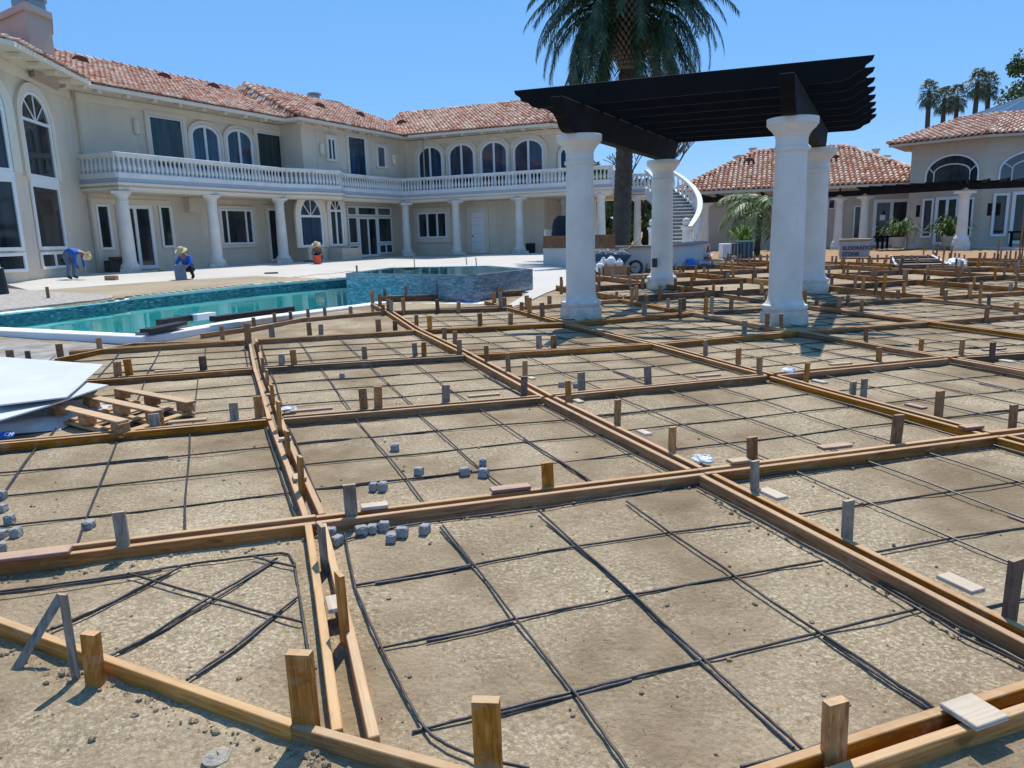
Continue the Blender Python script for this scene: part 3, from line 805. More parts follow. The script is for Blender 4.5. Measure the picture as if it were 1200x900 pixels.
# windows, left upper wall
H = .2
pxwin(vil, MU, 172.2, 135, 215.5, 178, zb=4.95, glass=GLASS_G, hood=.2, fw_=.06)
pxwin(vil, MU, 220, 143.5, 258.2, 182, zb=4.2, arch=.55, mull=(.5,), glass=GLASS_B, hood=.16, fw_=.14, name='arched_door')
pxwin(vil, MU, 261.5, 148.5, 296.5, 185, zb=4.2, arch=.55, mull=(.5,), glass=GLASS_B, hood=.16, fw_=.14, name='arched_door')
pxwin(vil, MU, 299, 154.2, 330.5, 190, zb=4.95, glass=GLASS_G, hood=.2, fw_=.06)
pxwin(vil, BU, 381.8, 160.4, 393.8, 189.5, mull=(.5,), glass=GLASS_G, hood=.12, fw_=.1)
pxwin(vil, BU, 406, 158.5, 429, 196.5, zb=4.9, glass=GLASS_B, hood=.14, fw_=.07)
pxwin(vil, BU, 440.5, 170.5, 451.8, 197.5, glass=GLASS_L, hood=.12, fw_=.08)
for i, (x0, x1, yp) in enumerate(((489, 520.5, 171.8), (525, 558, 168.8), (562.3, 596.5, 166), (601, 638.5, 163.4))):
    pxwin(vil, BW, x0, yp, x1, 205, zb=4.2, arch=.72, mull=(.5,), glass=GLASS_B, hood=.22, fw_=.14, name='arched_door')
BX = Pl(BW.pt(sE, 0, 0).x, BW.pt(sE, 0, 0).y, 85)
if BX.n.y > 0: BX.n = -BX.n
window(vil, BX, .25, 1.15, 4.2, 6.6, arch=.5, mull=(.5,), glass=GLASS_B, hood=.1)
# lower left
pxwin(vil, MU, 110, 239, 133.5, 292.5, glass=GLASS, fw_=.1, hood=0)
pxwin(vil, MU, 134, 239.5, 184.5, 311, zb=.68, mull=(.5,), glass=GLASS, fw_=.16, name='glass_door')
pxwin(vil, MU, 184.5, 240.5, 205, 290, glass=GLASS_G, fw_=.1)
a = MU.px(103, 232); b = MU.px(206, 298)
mb = MB(); mb.pb(MU, a[0], b[0], .003, .05, a[1]-.25, a[1]); mb.pb(MU, a[0], a[0]+.3, .003, .05, .66, a[1]-.252); mb.pb(MU, b[0]-.12, b[0]+.05, .003, .05, .66, a[1]-.252); mb.build('door_surround', STUCCO_TRIM, vil)
a = MU.px(214, 225); mb = MB(); mb.pb(MU, a[0], a[0]+.5, .003, .35, 3.1, 3.75); mb.build('wall_box', STUCCO, vil)
pxwin(vil, MU, 256, 244.5, 298, 286, mull=(.2, .78), glass=GLASS, fw_=.1, hood=.14, sill=True)
pxwin(vil, MU, 311, 243.5, 331, 303.5, zb=.68, glass=GLASS, fw_=.14, name='glass_door', hood=.12)
pxwin(vil, AL, 347.5, 229.6, 379.5, 289.3, arch=1.0, fan=4, glass=GLASS_B, fw_=.13, hood=.3)
pxwin(vil, AL, 383.2, 230, 403, 288, arch=.75, fan=4, mull=(.5,), glass=GLASS_G, fw_=.12, hood=.22)
a = AL.px(345, 306); mb = MB()
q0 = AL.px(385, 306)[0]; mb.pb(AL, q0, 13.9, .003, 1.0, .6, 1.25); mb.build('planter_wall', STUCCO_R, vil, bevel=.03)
ga = GW.px(405, 237.5); gb = GW.px(460.5, 300)
g0, g1 = ga[0], gb[0]; gw = g1-g0
for (f0, f1, dr) in ((0, .21, 0), (.22, .65, 1), (.66, 1, 0)):
    window(vil, GW, g0+gw*f0, g0+gw*f1, 3.05, 3.6, glass=GLASS_L if not dr else GLASS_G, fw_=.09)
    if dr: window(vil, GW, g0+gw*f0, g0+gw*f1, .68, 3.0, mull=(.5,), glass=GLASS, fw_=.13, name='glass_door')
    else:
        window(vil, GW, g0+gw*f0, g0+gw*f1, 1.45, 3.0, glass=GLASS_G, fw_=.09); window(vil, GW, g0+gw*f0, g0+gw*f1, .8, 1.4, mull=(.5,) if f0 else (), glass=GLASS, fw_=.09)
# lower rear wing
pxwin(vil, BW, 489, 249, 525.3, 279, mull=(.34, .67), glass=GLASS, fw_=.13, hood=.25, sill=True)
a = BW.px(552, 247.5); b = BW.px(569, 298)
mb = MB(); mb.pb(BW, a[0], b[0], .01, .06, .68, 3.15); dd = mb.build('door', FRAME, vil, bevel=.01)
mb = MB(); w = b[0]-a[0]
for zz in (.85, 1.35, 1.85, 2.35, 2.8): mb.pb(BW, a[0]+.15, b[0]-.15, .061, .072, zz, zz+.02)
x = mb.build('door_moulding', GREYBAND, vil); x.parent = dd; x.location = (0, 0, 0)
mb = MB(); mb.ball(BW.pt(a[0]+.1, .12, 1.72), .045, 8, 6); x = mb.build('handle', BLACKP, vil); x.parent = dd; x.location = (0, 0, 0)
mb = MB(); k = .28
mb.pb(BW, a[0]-k, a[0]-.01, .003, .07, .67, 3.16); mb.pb(BW, b[0]+.01, b[0]+k, .003, .07, .67, 3.16); mb.pb(BW, a[0]-k, b[0]+k, .003, .07, 3.162, 3.16+k); mb.build('door_surround', STUCCO_TRIM, vil)
# tower windows
def twin(pl, s0, s1):
    window(vil, pl, s0, s1, 4.05, 6.95, arch=1.0, fan=4, glass=GLASS, fw_=.11, hood=.28, trans=())
    window(vil, pl, s0, s1, 1.62, 3.85, glass=GLASS, fw_=.11); window(vil, pl, s0, s1, .95, 1.55, mull=(.5,), glass=GLASS, fw_=.1)
    mb = MB(); mb.pb(pl, s0, s1, .003, .09, 3.85, 4.05); mb.build('window_surround', FRAME, vil)
a0 = W1.px(31, 200)[0]; a1 = W1.px(64, 200)[0]
print('tower win', a0, a1, W1.px(43, 117), W1.px(45, 161), W1.px(52, 213), W1.px(52, 300), 'W0', W0.px(10, 152), W0.px(7, 210), W0.px(12, 304), W0.px(14, 200))
twin(W1, a0, a1)
b1s = W0.px(14, 200)[0]; twin(W0, b1s-1.9, b1s)
# sconces
for pl, x, y in ((MU, 158, 149), (MU, 340, 173), (BU, 375.5, 175), (BU, 460, 187), ):
    s, z = pl.px(x, y); mb = MB(); c = pl.pt(s, .1, z-.3); mb.lathe(c, [(.10, 0), (.13, .1), (.13, .5), (.1, .6)], 8); mb.build('wall_lamp', STUCCO_TRIM, vil)
# chimneys
mb = MB(); c = gz(20, 60, 8.6)
ch = empty('chimney', (0, 0, 0), 'x', 'x'); bpy.data.objects.remove(ch)
ca = atY(0, 70, 28.5); cb = atY(63, 80, 31)
pA = V((-19.3, 28.2, 0)); pB = V((-16.85, 26.4, 0))
def pos_at(px_, Y): r = ray(px_, 40); return r.x/r.y*Y
x1 = pos_at(61, 27.9); x2 = pos_at(34, 26.7); x3 = pos_at(-14, 28.6)
chp = [V((x2, 26.7, 7.4)), V((x1, 27.9, 7.4)), V((x1-1.0, 29.6, 7.4)), V((x3, 28.6, 7.4))]
zc = atY(34, 3, 26.8).z
mb.prism(chp, (0, 0, zc-7.4-.25))
cc = sum(chp, V((0, 0, 0)))/4
mb.prism([V((cc.x+(p.x-cc.x)*1.12, cc.y+(p.y-cc.y)*1.12, zc-.25)) for p in chp], (0, 0, .22))
chim = mb.build('chimney', dirty('chimney_stucco', (.46, .36, .31), .9, .1, .6), vil)
mb = MB()
for k in (.75, -.25):
    q = cc+(chp[0]-cc)*k*.4+V((k*.5, 0, 0)); q.z = zc-.06; mb.lathe(q, [(.28, 0), (.28, .35), (.34, .36), (.34, .6), (.2, .62)], 12)
x = mb.build('chimney_cap', mat('galvanised', (.3, .31, .32), .4, .7), vil)
x.parent = chim; x.location = (0, 0, 0)
q = gz(371, 124, 10.6); mb = MB(); q.z = 9.6
mb.lathe(q, [(1.0, 0), (1.0, .6), (1.75, 1.0), (1.75, 1.12), (0.2, 1.13)], 24); chim = mb.build('chimney', bpy.data.materials['chimney_stucco'], vil)
mb = MB(); mb.lathe(q+V((-.1, 0, 1.13)), [(.35, 0), (.35, .55), (.5, .56), (.45, .66), (.1, .72)], 12); x = mb.build('chimney_cap', bpy.data.materials['galvanised'], vil)
x.parent = chim; x.location = (0, 0, 0)
# roof vents (half-round dormer vents)
DARKRED = mat('vent_clay', (.13, .04, .03), .8)
def vent(px_, py_, sl, par=vil):
    r = ray(px_, py_); 
    # intersect the line of sight with the roof plane through mp / bp
    a, b, c = sl; nrm = (b-a).cross(c-a).normalized(); t = (a-V((0, 0, CH))).dot(nrm)/r.dot(nrm); q = V((0, 0, CH))+r*t
    mb = MB(); d = (V((0, 0, 0))-V((r.x, r.y, 0))).normalized(); sd = V((-d.y, d.x, 0)); pts = []
    for k in range(9):
        an = math.pi*k/8; pts.append(q+sd*math.cos(an)*.34+V((0, 0, math.sin(an)*.27))+d*.25)
    mb.prism(pts, -d*1.1); o = mb.build('roof_vent', DARKRED, par); return o
mainp = (R1a, R1b, R1c)
for x, y in ((94, 74), (192, 93), (250, 104.5), (292, 113)): vent(x, y, mainp)
for x, y in ((374, 127), (421, 137)): vent(x, y, (hb0, hb1, rb1))
vent(471, 146, (eb0, eb1, rr1))
# ---- curved staircase
st = empty('curved_staircase', (8.9, 37.5, .65), 'white curved outdoor staircase with balustrade rising to the balcony', 'staircase')
mb = MB(); nst = 18
def stc(f):  # centre of the flight
    x = 8.2+4.68*f-3.98*f*f; y = 38.4+f*6.2; return V((x, y, 0))
tr_ = MB()
for i in range(nst):
    f = i/nst; p = stc(f); q = stc((i+1)/nst); t = (q-p).normalized(); n = V((t.y, -t.x, 0)); z = .62+(i+1)*(4.1-.62)/nst
    mb.obox(p-n*.8+V((0, 0, z-.42)), (q-p)*1.2, n*1.6, V((0, 0, .37))); tr_.obox(p-n*.82-t*.06+V((0, 0, z-.05)), (q-p)*1.1, n*1.64, V((0, 0, .05)))
mb.build('flight', dirty('riser', (.30, .285, .27), .9, .3, 3), st); tr_.build('treads', WHITE, st)
def siderail(sg, zc_=0.95):
    base = MB(); rail = MB(); prev = None; A = []; B = []
    for i in range(nst+1):
        f = i/nst; p = stc(f); q = stc(f+.02); t = (q-p).normalized(); n = V((t.y, -t.x, 0))
        c = p+n*(sg*.92); z = .62+f*(4.1-.62)
        A.append(c+V((0, 0, z)))
    for i in range(nst):
        a, b = A[i], A[i+1]; d = b-a; n = V((d.y, -d.x, 0)).normalized()*.22
        base.obox(a-n/2+V((0, 0, -.5)), d*1.03, n, V((0, 0, .62))); 
        rail.obox(a-n*.62+V((0, 0, zc_+.02)), d*1.05, n*1.24, V((0, 0, .14)))
        m = (a+b)/2
        o = bpy.data.objects.new('baluster', BALM); COL.objects.link(o); o.parent = st; o.location = m+V((0, 0, .1))-WORLD[st.name]; o.scale = (1, 1, 1.45)
    base.build('stringer', WHITE, st); rail.build('handrail', WHITE, st)
    c = A[0]; mb = MB(); mb.lathe(V((c.x, c.y, .6)), [(.26, 0), (.26, .08), (.19, .12), (.19, 1.15), (.27, 1.2), (.27, 1.3), (.09, 1.32), (.1, 1.38)], 12); mb.ball(V((c.x, c.y, 2.12)), .2, 12, 8)
    autosm(mb.build('newel_post', WHITE, st))
siderail(1); siderail(-1)
# ================================================================== PERGOLA
pg = empty('pergola', (3.9, 14, .3), 'freestanding pergola of black beams and rafters on four round white columns amid the formwork', 'pergola')
PC = [(1.2, 12.5), (3.51, 17.17), (4.18, 11.26), (6.31, 15.54)]
for (x, y) in PC:
    z0 = Hf(x, y)-.05; z1 = 3.215; h = z1-z0; mb = MB()
    prof = [(.345, 0), (.35, .01), (.35, .215), (.342, .22), (.318, .222), (.318, .25), (.335, .265), (.343, .295), (.335, .325), (.318, .335), (.298, .34), (.282, .365), (.262, .40), (.25, .45), (.245, .5), (.24, h*.5), (.222, h-.50), (.222, h-.462), (.240, h-.46), (.250, h-.44), (.250, h-.415), (.240, h-.395), (.226, h-.39), (.226, h-.27), (.236, h-.262), (.236, h-.24), (.25, h-.22), (.285, h-.17), (.335, h-.125), (.345, h-.10), (.36, h-.095), (.362, h-.01), (.355, h)]
    mb.lathe((x, y, z0), prof, 40); autosm(mb.build('column', WHITE_COL, pg), 30)
s, z = 0, 0
q = atY(767, 308, 16.9); mb = MB(); mb.box((q.x, q.y, q.z), (.11, .05, .2), R(15)); mb.build('electrical_box', BLACKP, pg)
def prof_end(L, h, w):   # side profile of a member with shaped ends, along x from 0..L, z 0..h
    e = [(0, h), (.02, h*.80), (.10, h*.62), (.12, h*.45), (.24, h*.30), (.30, h*.12), (.42, 0)]
    P = [(x, z) for x, z in e] + [(L-x, z) for x, z in reversed(e)]
    return P
def member(mb, a, b, h, w):
    a, b = V(a), V(b); d = (b-a); L = d.length; t = d.normalized(); n = V((t.y, -t.x, 0)).normalized()
    P = [a+t*x+V((0, 0, z))-n*w/2 for x, z in prof_end(L, h, w)]
    mb.prism(P, n*w)
bd = V((math.sin(R(26.3)), math.cos(R(26.3)), 0))
for (c1_, c2_) in ((0, 1), (2, 3)):
    a = V((*PC[c1_], 3.216))-bd*.95; b = V((*PC[c2_], 3.216))+bd*.95; mb = MB()
    member(mb, a, b, .46, .20); mb.build('beam', BEAM, pg, bevel=.008)
rd = V((math.sin(R(110.5)), math.cos(R(110.5)), 0))
rl = gz(603, 107, 3.985); rr_ = gz(1025, 65, 3.985)
bnf = V((math.sin(R(26.3)), math.cos(R(26.3)), 0))
for i in range(8):
    a = V((rl.x, rl.y, 3.68))+bnf*i*.88; b = V((rr_.x, rr_.y, 3.68))+bnf*i*.88
    mb = MB(); member(mb, a, b, .31, .075); mb.build('rafter', BEAM, pg, bevel=.006)
# ================================================================== FORMWORK
NM = {(0, 0): (370, 607), (1, 0): (822, 551), (2, 0): (1165, 508), (0, 1): (322, 489), (1, 1): (641, 463), (2, 1): (902, 438), (3, 1): (1113, 418),
      (0, 2): (303, 430), (1, 2): (550, 415), (2, 2): (768, 402), (3, 2): (935, 387), (4, 2): (1088, 376), (0, 3): (296, 397), (1, 3): (490, 386), (2, 3): (664, 377.5), (1, 4): (456, 364), (0, 4): (293, 383)}
WN = {k: gd(*v, dz=.075) for k, v in NM.items()}
O0 = V((-1.16, 4.03, 0)); AV = V((2.34, .62, 0)); BV = V((-.86, 2.27, 0))
def node(i, j):
    if (i, j) in WN: return WN[(i, j)]
    # nearest measured node + lattice steps
    best = min(WN, key=lambda k: abs(k[0]-i)+abs(k[1]-j)+.01*abs(k[0]-i))
    p = WN[best]+AV*(i-best[0])+BV*(j-best[1])
    return p
BH = .075
cnt = {}
BOARDS = []
def board(a, b, off, m=None, h=.082, w=.037, label=None, group=None, lift=0.0):
    a = V((a.x, a.y, 0)); b = V((b.x, b.y, 0)); t = (b-a).normalized(); n = V((-t.y, t.x, 0)); a = a+n*off; b = b+n*off
    L = (b-a).length; nseg = max(1, int(L/.6)); ang = math.atan2(t.y, t.x)
    za, zb = Hf(a.x, a.y), Hf(b.x, b.y)
    mid = (a+b)/2; zm = (za+zb)/2+lift
    mb = MB(); bow = random.uniform(-.006, .006)
    for i in range(nseg):
        x0 = -L/2+L*i/nseg; x1 = -L/2+L*(i+1)/nseg
        y0 = bow*(1-(2*x0/L)**2); y1 = bow*(1-(2*x1/L)**2)
        mb.obox(V((x0, y0-w/2, -.012)), V((x1-x0+.0005, y1-y0, 0)), V((0, w, 0)), V((0, 0, h)))
    # single hull: rebuild as swept section
    mb = MB(); vs = []
    for i in range(nseg+1):
        x = -L/2+L*i/nseg; y = bow*(1-(2*x/L)**2)
        vs += [(x, y-w/2, -.012), (x, y+w/2, -.012), (x, y+w/2, h-.012), (x, y-w/2, h-.012)]
    fs = []
    for i in range(nseg):
        k = i*4
        for e in range(4): fs.append((k+e, k+(e+1) % 4, k+4+(e+1) % 4, k+4+e))
    fs.append((3, 2, 1, 0)); k = nseg*4; fs.append((k, k+1, k+2, k+3))
    fs = [tuple(reversed(f)) for f in fs]
    mb.add(vs, fs)
    me = bpy.data.meshes.new('form_board'); me.from_pydata(mb.v, [], mb.f); me.materials.append(m or WB)
    import bmesh
    bm = bmesh.new(); bm.from_mesh(me); bmesh.ops.recalc_face_normals(bm, faces=bm.faces); bm.to_mesh(me); bm.free()
    o = bpy.data.objects.new('form_board', me); COL.objects.link(o)
    o.location = (mid.x, mid.y, zm); o.rotation_euler = (random.uniform(-.02, .02), -math.atan2(zb-za, L), ang)
    if L > .8 and mid.y < 13:
        bv = o.modifiers.new('bevel', 'BEVEL'); bv.width = .003; bv.segments = 1
    tag(o, label or 'wooden form board', 'board', group); BOARDS.append(o); return o
ORD = ['first', 'second', 'third', 'fourth', 'fifth', 'sixth', 'seventh', 'eighth', 'ninth', 'tenth', 'eleventh', 'twelfth', 'thirteenth', 'fourteenth', 'fifteenth', 'sixteenth', 'seventeenth', 'eighteenth', 'nineteenth', 'twentieth']
def ordn(k): return ORD[k] if k < len(ORD) else '%dth' % (k+1)
def proj(p):
    d = V(p)-V((0, 0, CH)); z = d.dot(fw)
    if z < .1: return (-9999, -9999)
    return (600+FPX*d.dot(rt)/z, 450-FPX*d.dot(up)/z)
def blocked(p):
    if inpoly(p.x, p.y, pool_poly) or inpoly(p.x, p.y, patio_poly) or inpoly(p.x, p.y, SPA): return True
    cpt = [q for q in outer]
    for q in near_in+[spaB, spaC, spaA]:
        if (V((q.x, q.y, 0))-V((p.x, p.y, 0))).length < .42: return True
    if p.y > 27.0 - .12*p.x*0: return True
    return False
WBS = [WB, WB, WB_G]
GR_B = 'form boards of the pad grid'
far_ct = 0
def seen(p): 
    x, y = proj(p); return (-500 < x < 2300 and y < 1500) and p.y < 24
def first_blocked_clip(a, b):
    # clip segment a-b at obstacles
    n = 24; ok = [not blocked(a+(b-a)*(k/n)) for k in range(n+1)]
    if all(ok): return a, b
    best = (0, 0); k = 0
    while k <= n:
        if ok[k]:
            e = k
            while e+1 <= n and ok[e+1]: e += 1
            if e-k > best[1]-best[0]: best = (k, e)
            k = e+1
        else: k += 1
    if best[1]-best[0] < 5: return None
    return a+(b-a)*(best[0]/n), a+(b-a)*(best[1]/n)
JMAX = 12
SEG = []
for j in range(0, JMAX):
    for i in range(-3, 16):
        if j == 0 and i < -1: continue
        a, b = node(i, j), node(i+1, j)
        if j >= 4 and i < 1: continue
        if j == 3 and i < -1: continue
        if (i, j) in ((0, 3),): pass
        SEG.append(('A', i, j, a, b))
for i in range(0, 16):
    for j in range(-1, JMAX):
        if j == -1 and i not in (1, 2, 3): continue
        a, b = node(i, j), node(i, j+1)
        if i == 0 and j > 2: continue
        SEG.append(('B', i, j, a, b))
nb = 0
for (fam, i, j, a, b) in SEG:
    if not (seen(a) or seen(b) or seen((a+b)/2)): continue
    cl = first_blocked_clip(V((a.x, a.y, 0)), V((b.x, b.y, 0)))
    if not cl: continue
    a, b = cl; t = (b-a).normalized(); L = (b-a).length
    through = (fam == 'A') if j == 0 or (fam == 'B' and j == -1) else (fam == 'B')
    if not through: a = a+t*.066; b = b-t*.066
    else: a = a+t*.001; b = b-t*.001
    far = (a+b).y/2 > 14.5
    if fam == 'A': m = WB_G if (j >= 1 and random.random() < .55) else WB
    else: m = WB if random.random() < .93 else WB_P
    line = ('double cross row' if fam == 'A' else 'double row running away')
    if far:
        if nb > 285: continue
        board(a, b, 0, m, w=.06, h=.125, lift=.01, label='far form board, %s in the %s %s' % (ordn(i+1 if fam == 'A' else j+1), ordn(j if fam == 'A' else i), line), group=GR_B); nb += 1
    else:
        for sgn, nm in ((-1, 'nearer' if fam == 'A' else 'right hand'), (1, 'farther' if fam == 'A' else 'left hand')):
            if fam == 'A' and i < 0 and j == 0 and sgn == 1: m2 = WB_P
            else: m2 = m if random.random() < .9 else WB_P
            board(a, b, sgn*.044, m2, label='%s board, %s bay of the %s %s' % (nm, ordn(i+3 if fam == 'A' else j+1), ordn(j if fam == 'A' else i), line), group=GR_B, lift=random.uniform(-.004, .006)); nb += 1
print('boards', nb)
# near left: line 0 pair in front, oblique edge boards, right foreground pair
n00 = WN[(0, 0)]
e1 = gd(457, 858, .075); tL = (n00-e1)
for k, (x0, y0) in enumerate(((395, 853), (438, 861))):
    e = gd(x0, y0, .075); s_ = gd((361, 378)[k], (613, 612)[k], .075)
    board(e, s_, 0, WB_P, label='%s of the two pale boards running towards the camera at left' % ('left one', 'right one')[k], group='near form boards')
pL = gd(-60, 703, .075); pm = gd(345, 846, .075); pr = gd(560, 905, .075); prr = gd(700, 925, .075)
board(pL, pm, 0, WB_P, label='long oblique board edging the pads at lower left', group='near form boards')
board(pm, pr+(pr-pm)*.6, 0, WB_P, label='oblique board curving to the bottom edge beside the tall stakes', group='near form boards')
q1 = gd(930, 880, .075); q2 = gd(1230, 770, .075); q3 = gd(905, 905, .075)
fa = gd(900, 896, .075); fb = gd(1290, 772, .075)
ga_ = gd(960, 903, .075); gb_ = gd(1290, 792, .075)
board(fa+(fa-fb)*.25, fb, 0, WB, label='rear board of the pair crossing the lower right corner', group='near form boards')
d_ = (fb-fa).normalized(); nn_ = V((-d_.y, d_.x, 0))
board(fa+(fa-fb)*.25-nn_*.085, fb-nn_*.085, 0, WB_P, label='front board of the pair crossing the lower right corner', group='near form boards')
# curved edging along the pool coping
cur = [gd(262, 391, .075), gd(300, 384, .075), gd(350, 374.5, .075), gd(400, 370, .075), gd(456, 364.5, .075)]
board(gd(65, 420, .07), gd(155, 402, .07), 0, WB, label='form board angling up to the pool at far left', group='edge boards by the pool')
board(gd(155, 402, .07), gd(292, 398, .07), 0, WB, label='form board left of the pair end near the pool', group='edge boards by the pool')
board(gd(235, 391, .07), gd(293, 383, .07), 0, WB, label='dark form board behind the stake near the pool coping', group='edge boards by the pool')
board(gd(293, 384, .07), gd(352, 373, .07), 0, WB, label='bent edge board just right of the two-board line by the pool', group='edge boards by the pool')
board(gd(352, 373, .07), gd(456, 364, .07), 0, WB, label='straight edge board behind the pool coping bend', group='edge boards by the pool')
board(gd(456, 364, .07), gd(600, 357, .07), 0, WB, label='edge board below the raised spa', group='edge boards by the pool')
# ---------------------------------------------------------------- stakes
_sm = {}
def stake_mesh(m, w, th):
    k = (m.name, round(w, 3), round(th, 3))
    if k not in _sm:
        mb = MB(); mb.box((0, 0, .5), (w, th, 1.0)); me = bpy.data.meshes.new('wooden_stake'); me.from_pydata(mb.v, [], mb.f); me.materials.append(m); _sm[k] = me
    return _sm[k]
CN = {'O': (WS_O, 'orange'), 'B': (WS_B, 'brown'), 'G': (WS_G, 'weathered grey'), 'D': (WS_D, 'dark')}
def stake(p, top, w, c, label, rz=None, th=.03, group='wooden stakes holding the form boards', lean=0):
    z0 = -.06 if p.z < .5 else p.z-.1
    me = stake_mesh(CN[c][0], round(w/.01)*.01, th)
    o = bpy.data.objects.new('wooden_stake', me); COL.objects.link(o)
    zb = Hf(p.x, p.y)-.05; hgt = top-zb
    o.location = (p.x, p.y, zb); o.scale = (1, 1, hgt)
    o.rotation_euler = (random.uniform(-.03, .03), random.uniform(-.04, .04)+lean, rz if rz is not None else 0)
    tag(o, label, 'stake', group); return o
AAZ = math.atan2(AV.y, AV.x); BAZ = math.atan2(BV.y, BV.x)
MS = [  # x, y_visible_base, y_top, w_px, colour, family
 (145, 638, 600, 15, 'G', 'A'), (412, 602, 567, 15, 'G', 'A'), (643, 569, 542, 13, 'O', 'A'), (882, 537, 512, 12, 'B', 'A'), (1049, 516, 486, 13, 'B', 'A'), (1187, 496, 474, 10, 'B', 'A'),
 (885, 572, 540, 11, 'G', 'B'), (993, 627, 587, 15, 'G', 'B'), (1183, 718, 654, 21, 'D', 'B'),
 (404, 735, 672, 10, 'O', 'E'), (380, 655, 614, 8, 'G', 'E'), (353, 575, 535, 7, 'O', 'E'), (337, 532, 505, 6, 'O', 'E'), (327, 502, 470, 7, 'O', 'E'), (321, 472, 450, 6, 'O', 'E'), (313, 450, 433, 4, 'B', 'E'), (309, 435, 419, 4, 'B', 'E'), (303, 412, 400, 4, 'B', 'E'),
 (787, 526, 500, 9, 'O', 'B'), (723, 494, 468, 8, 'O', 'B'), (667, 468, 446, 6, 'O', 'B'), (615, 441, 423, 5, 'O', 'B'), (596, 433, 414, 5, 'B', 'B'), (571, 422, 405, 5, 'B', 'B'), (539, 414, 398, 6, 'B', 'B'), (533, 401, 388, 5, 'B', 'B'), (521, 396, 384, 5, 'B', 'B'), (504, 385, 370, 5, 'O', 'B'), (488, 380, 369, 4, 'B', 'B'),
 (614, 461, 441, 8, 'D', 'A'), (682, 454, 436, 8, 'G', 'A'), (760, 448, 429, 8, 'G', 'A'),
 (427, 478, 455, 9, 'B', 'A'), (443, 477, 453, 9, 'O', 'A'), (522, 469, 451, 9, 'G', 'A'), (275, 491, 472, 10, 'G', 'A'), (304, 488, 464, 10, 'O', 'A'), (182, 498, 485, 11, 'G', 'A'),
 (428, 420, 406, 6, 'B', 'A'), (487, 417, 402, 6, 'G', 'A'), (497, 417, 401, 6, 'O', 'A'), (632, 407, 393, 6, 'G', 'A'), (649, 407, 393, 6, 'B', 'A'),
 (138, 440, 424, 8, 'O', 'A'), (152, 439, 421, 8, 'O', 'A'), (239, 433, 417, 8, 'D', 'A'), (330, 427, 415, 7, 'G', 'A'), (345, 427, 410, 7, 'O', 'A'),
 (291, 402, 379, 7, 'B', 'A'), (319, 393, 380, 6, 'G', 'A'), (363, 391, 378, 5, 'B', 'A'), (376, 391, 380, 5, 'G', 'A'), (444, 387, 374, 6, 'B', 'A'), (463, 384, 376, 5, 'D', 'A'),
 (261, 397, 382, 5, 'B', 'A'), (298, 380, 372, 4, 'B', 'A'), (322, 374, 367, 4, 'B', 'A'), (341, 372, 365, 4, 'B', 'A'), (361, 369, 362, 4, 'B', 'A'), (381, 368, 360, 4, 'B', 'A'), (411, 365, 359, 4, 'B', 'A'), (437, 363, 356, 3, 'G', 'A'), (449, 365, 357, 4, 'B', 'A'),
 (117, 408, 396, 6, 'O', 'A'), (71, 416, 403, 7, 'B', 'A'), (12, 417, 410, 8, 'B', 'A'), (33, 419, 411, 5, 'D', 'A'),
 (827, 415, 399, 5, 'B', 'B'), (865, 425, 408, 6, 'O', 'B'), (890, 436, 418, 7, 'O', 'B'), (944, 445, 425, 6, 'O', 'B'), (999, 460, 447, 8, 'G', 'B'), (1012, 462, 444, 8, 'G', 'B'), (1100, 484, 458, 11, 'B', 'B'),
 (1030, 423, 407, 6, 'O', 'A'), (1126, 415, 398, 6, 'O', 'B'), (1162, 423, 401, 8, 'D', 'B'), (1079, 409, 397, 6, 'O', 'B'), (1015, 399, 383, 5, 'B', 'A'), (899, 387, 367, 5, 'B', 'A'), (916, 384, 368, 4, 'B', 'A'), (872, 390, 376, 6, 'G', 'A'),
 (563, 381, 367, 5, 'B', 'A'), (598, 380, 367, 5, 'B', 'A'),
]
idx = {}
for (x, yb, yt, w, c, fam) in MS:
    p = gd(x, yb, .075); q = atY(x, yt, p.y); D = math.hypot(p.x, p.y)
    ww = max(.03, min(.09, w/FPX*p.y*1.05)); az = {'A': AAZ, 'B': AAZ+.15, 'E': AAZ}[fam]
    th = .022
    if fam == 'E': ww, th, az = .025, .07, AAZ+.3
    k = (fam, c); 
    sx, sy = x/1200, yb/900
    hz_ = 'far left' if sx < .15 else 'left' if sx < .33 else 'centre left' if sx < .46 else 'centre' if sx < .6 else 'centre right' if sx < .75 else 'right'
    rk = 'front' if yb > 560 else 'second' if yb > 465 else 'third' if yb > 422 else 'fourth' if yb > 398 else 'fifth'
    place = {'A': 'behind the %s cross board' % rk, 'B': 'on the long double board', 'E': 'seen edge-on inside the left double board'}[fam]
    key = (CN[c][1], place, hz_); idx[key] = idx.get(key, 0)+1
    MSL = '%s stake %s, %s part' % (CN[c][1], place, hz_)
    o = stake(p, q.z, ww, c, MSL, az, th)
    o['_key'] = str(key)
# make labels single: number ones that share a description from left to right by their place
from collections import defaultdict
dd_ = defaultdict(list)
for o in bpy.data.objects:
    if '_key' in o.keys(): dd_[o['_key']].append(o)
for k, L in dd_.items():
    if len(L) > 1:
        L.sort(key=lambda o: proj(o.location)[0])
        for n, o in enumerate(L): o['label'] = '%s %s' % (ordn(n), o['label'])
    for o in L: del o['_key']
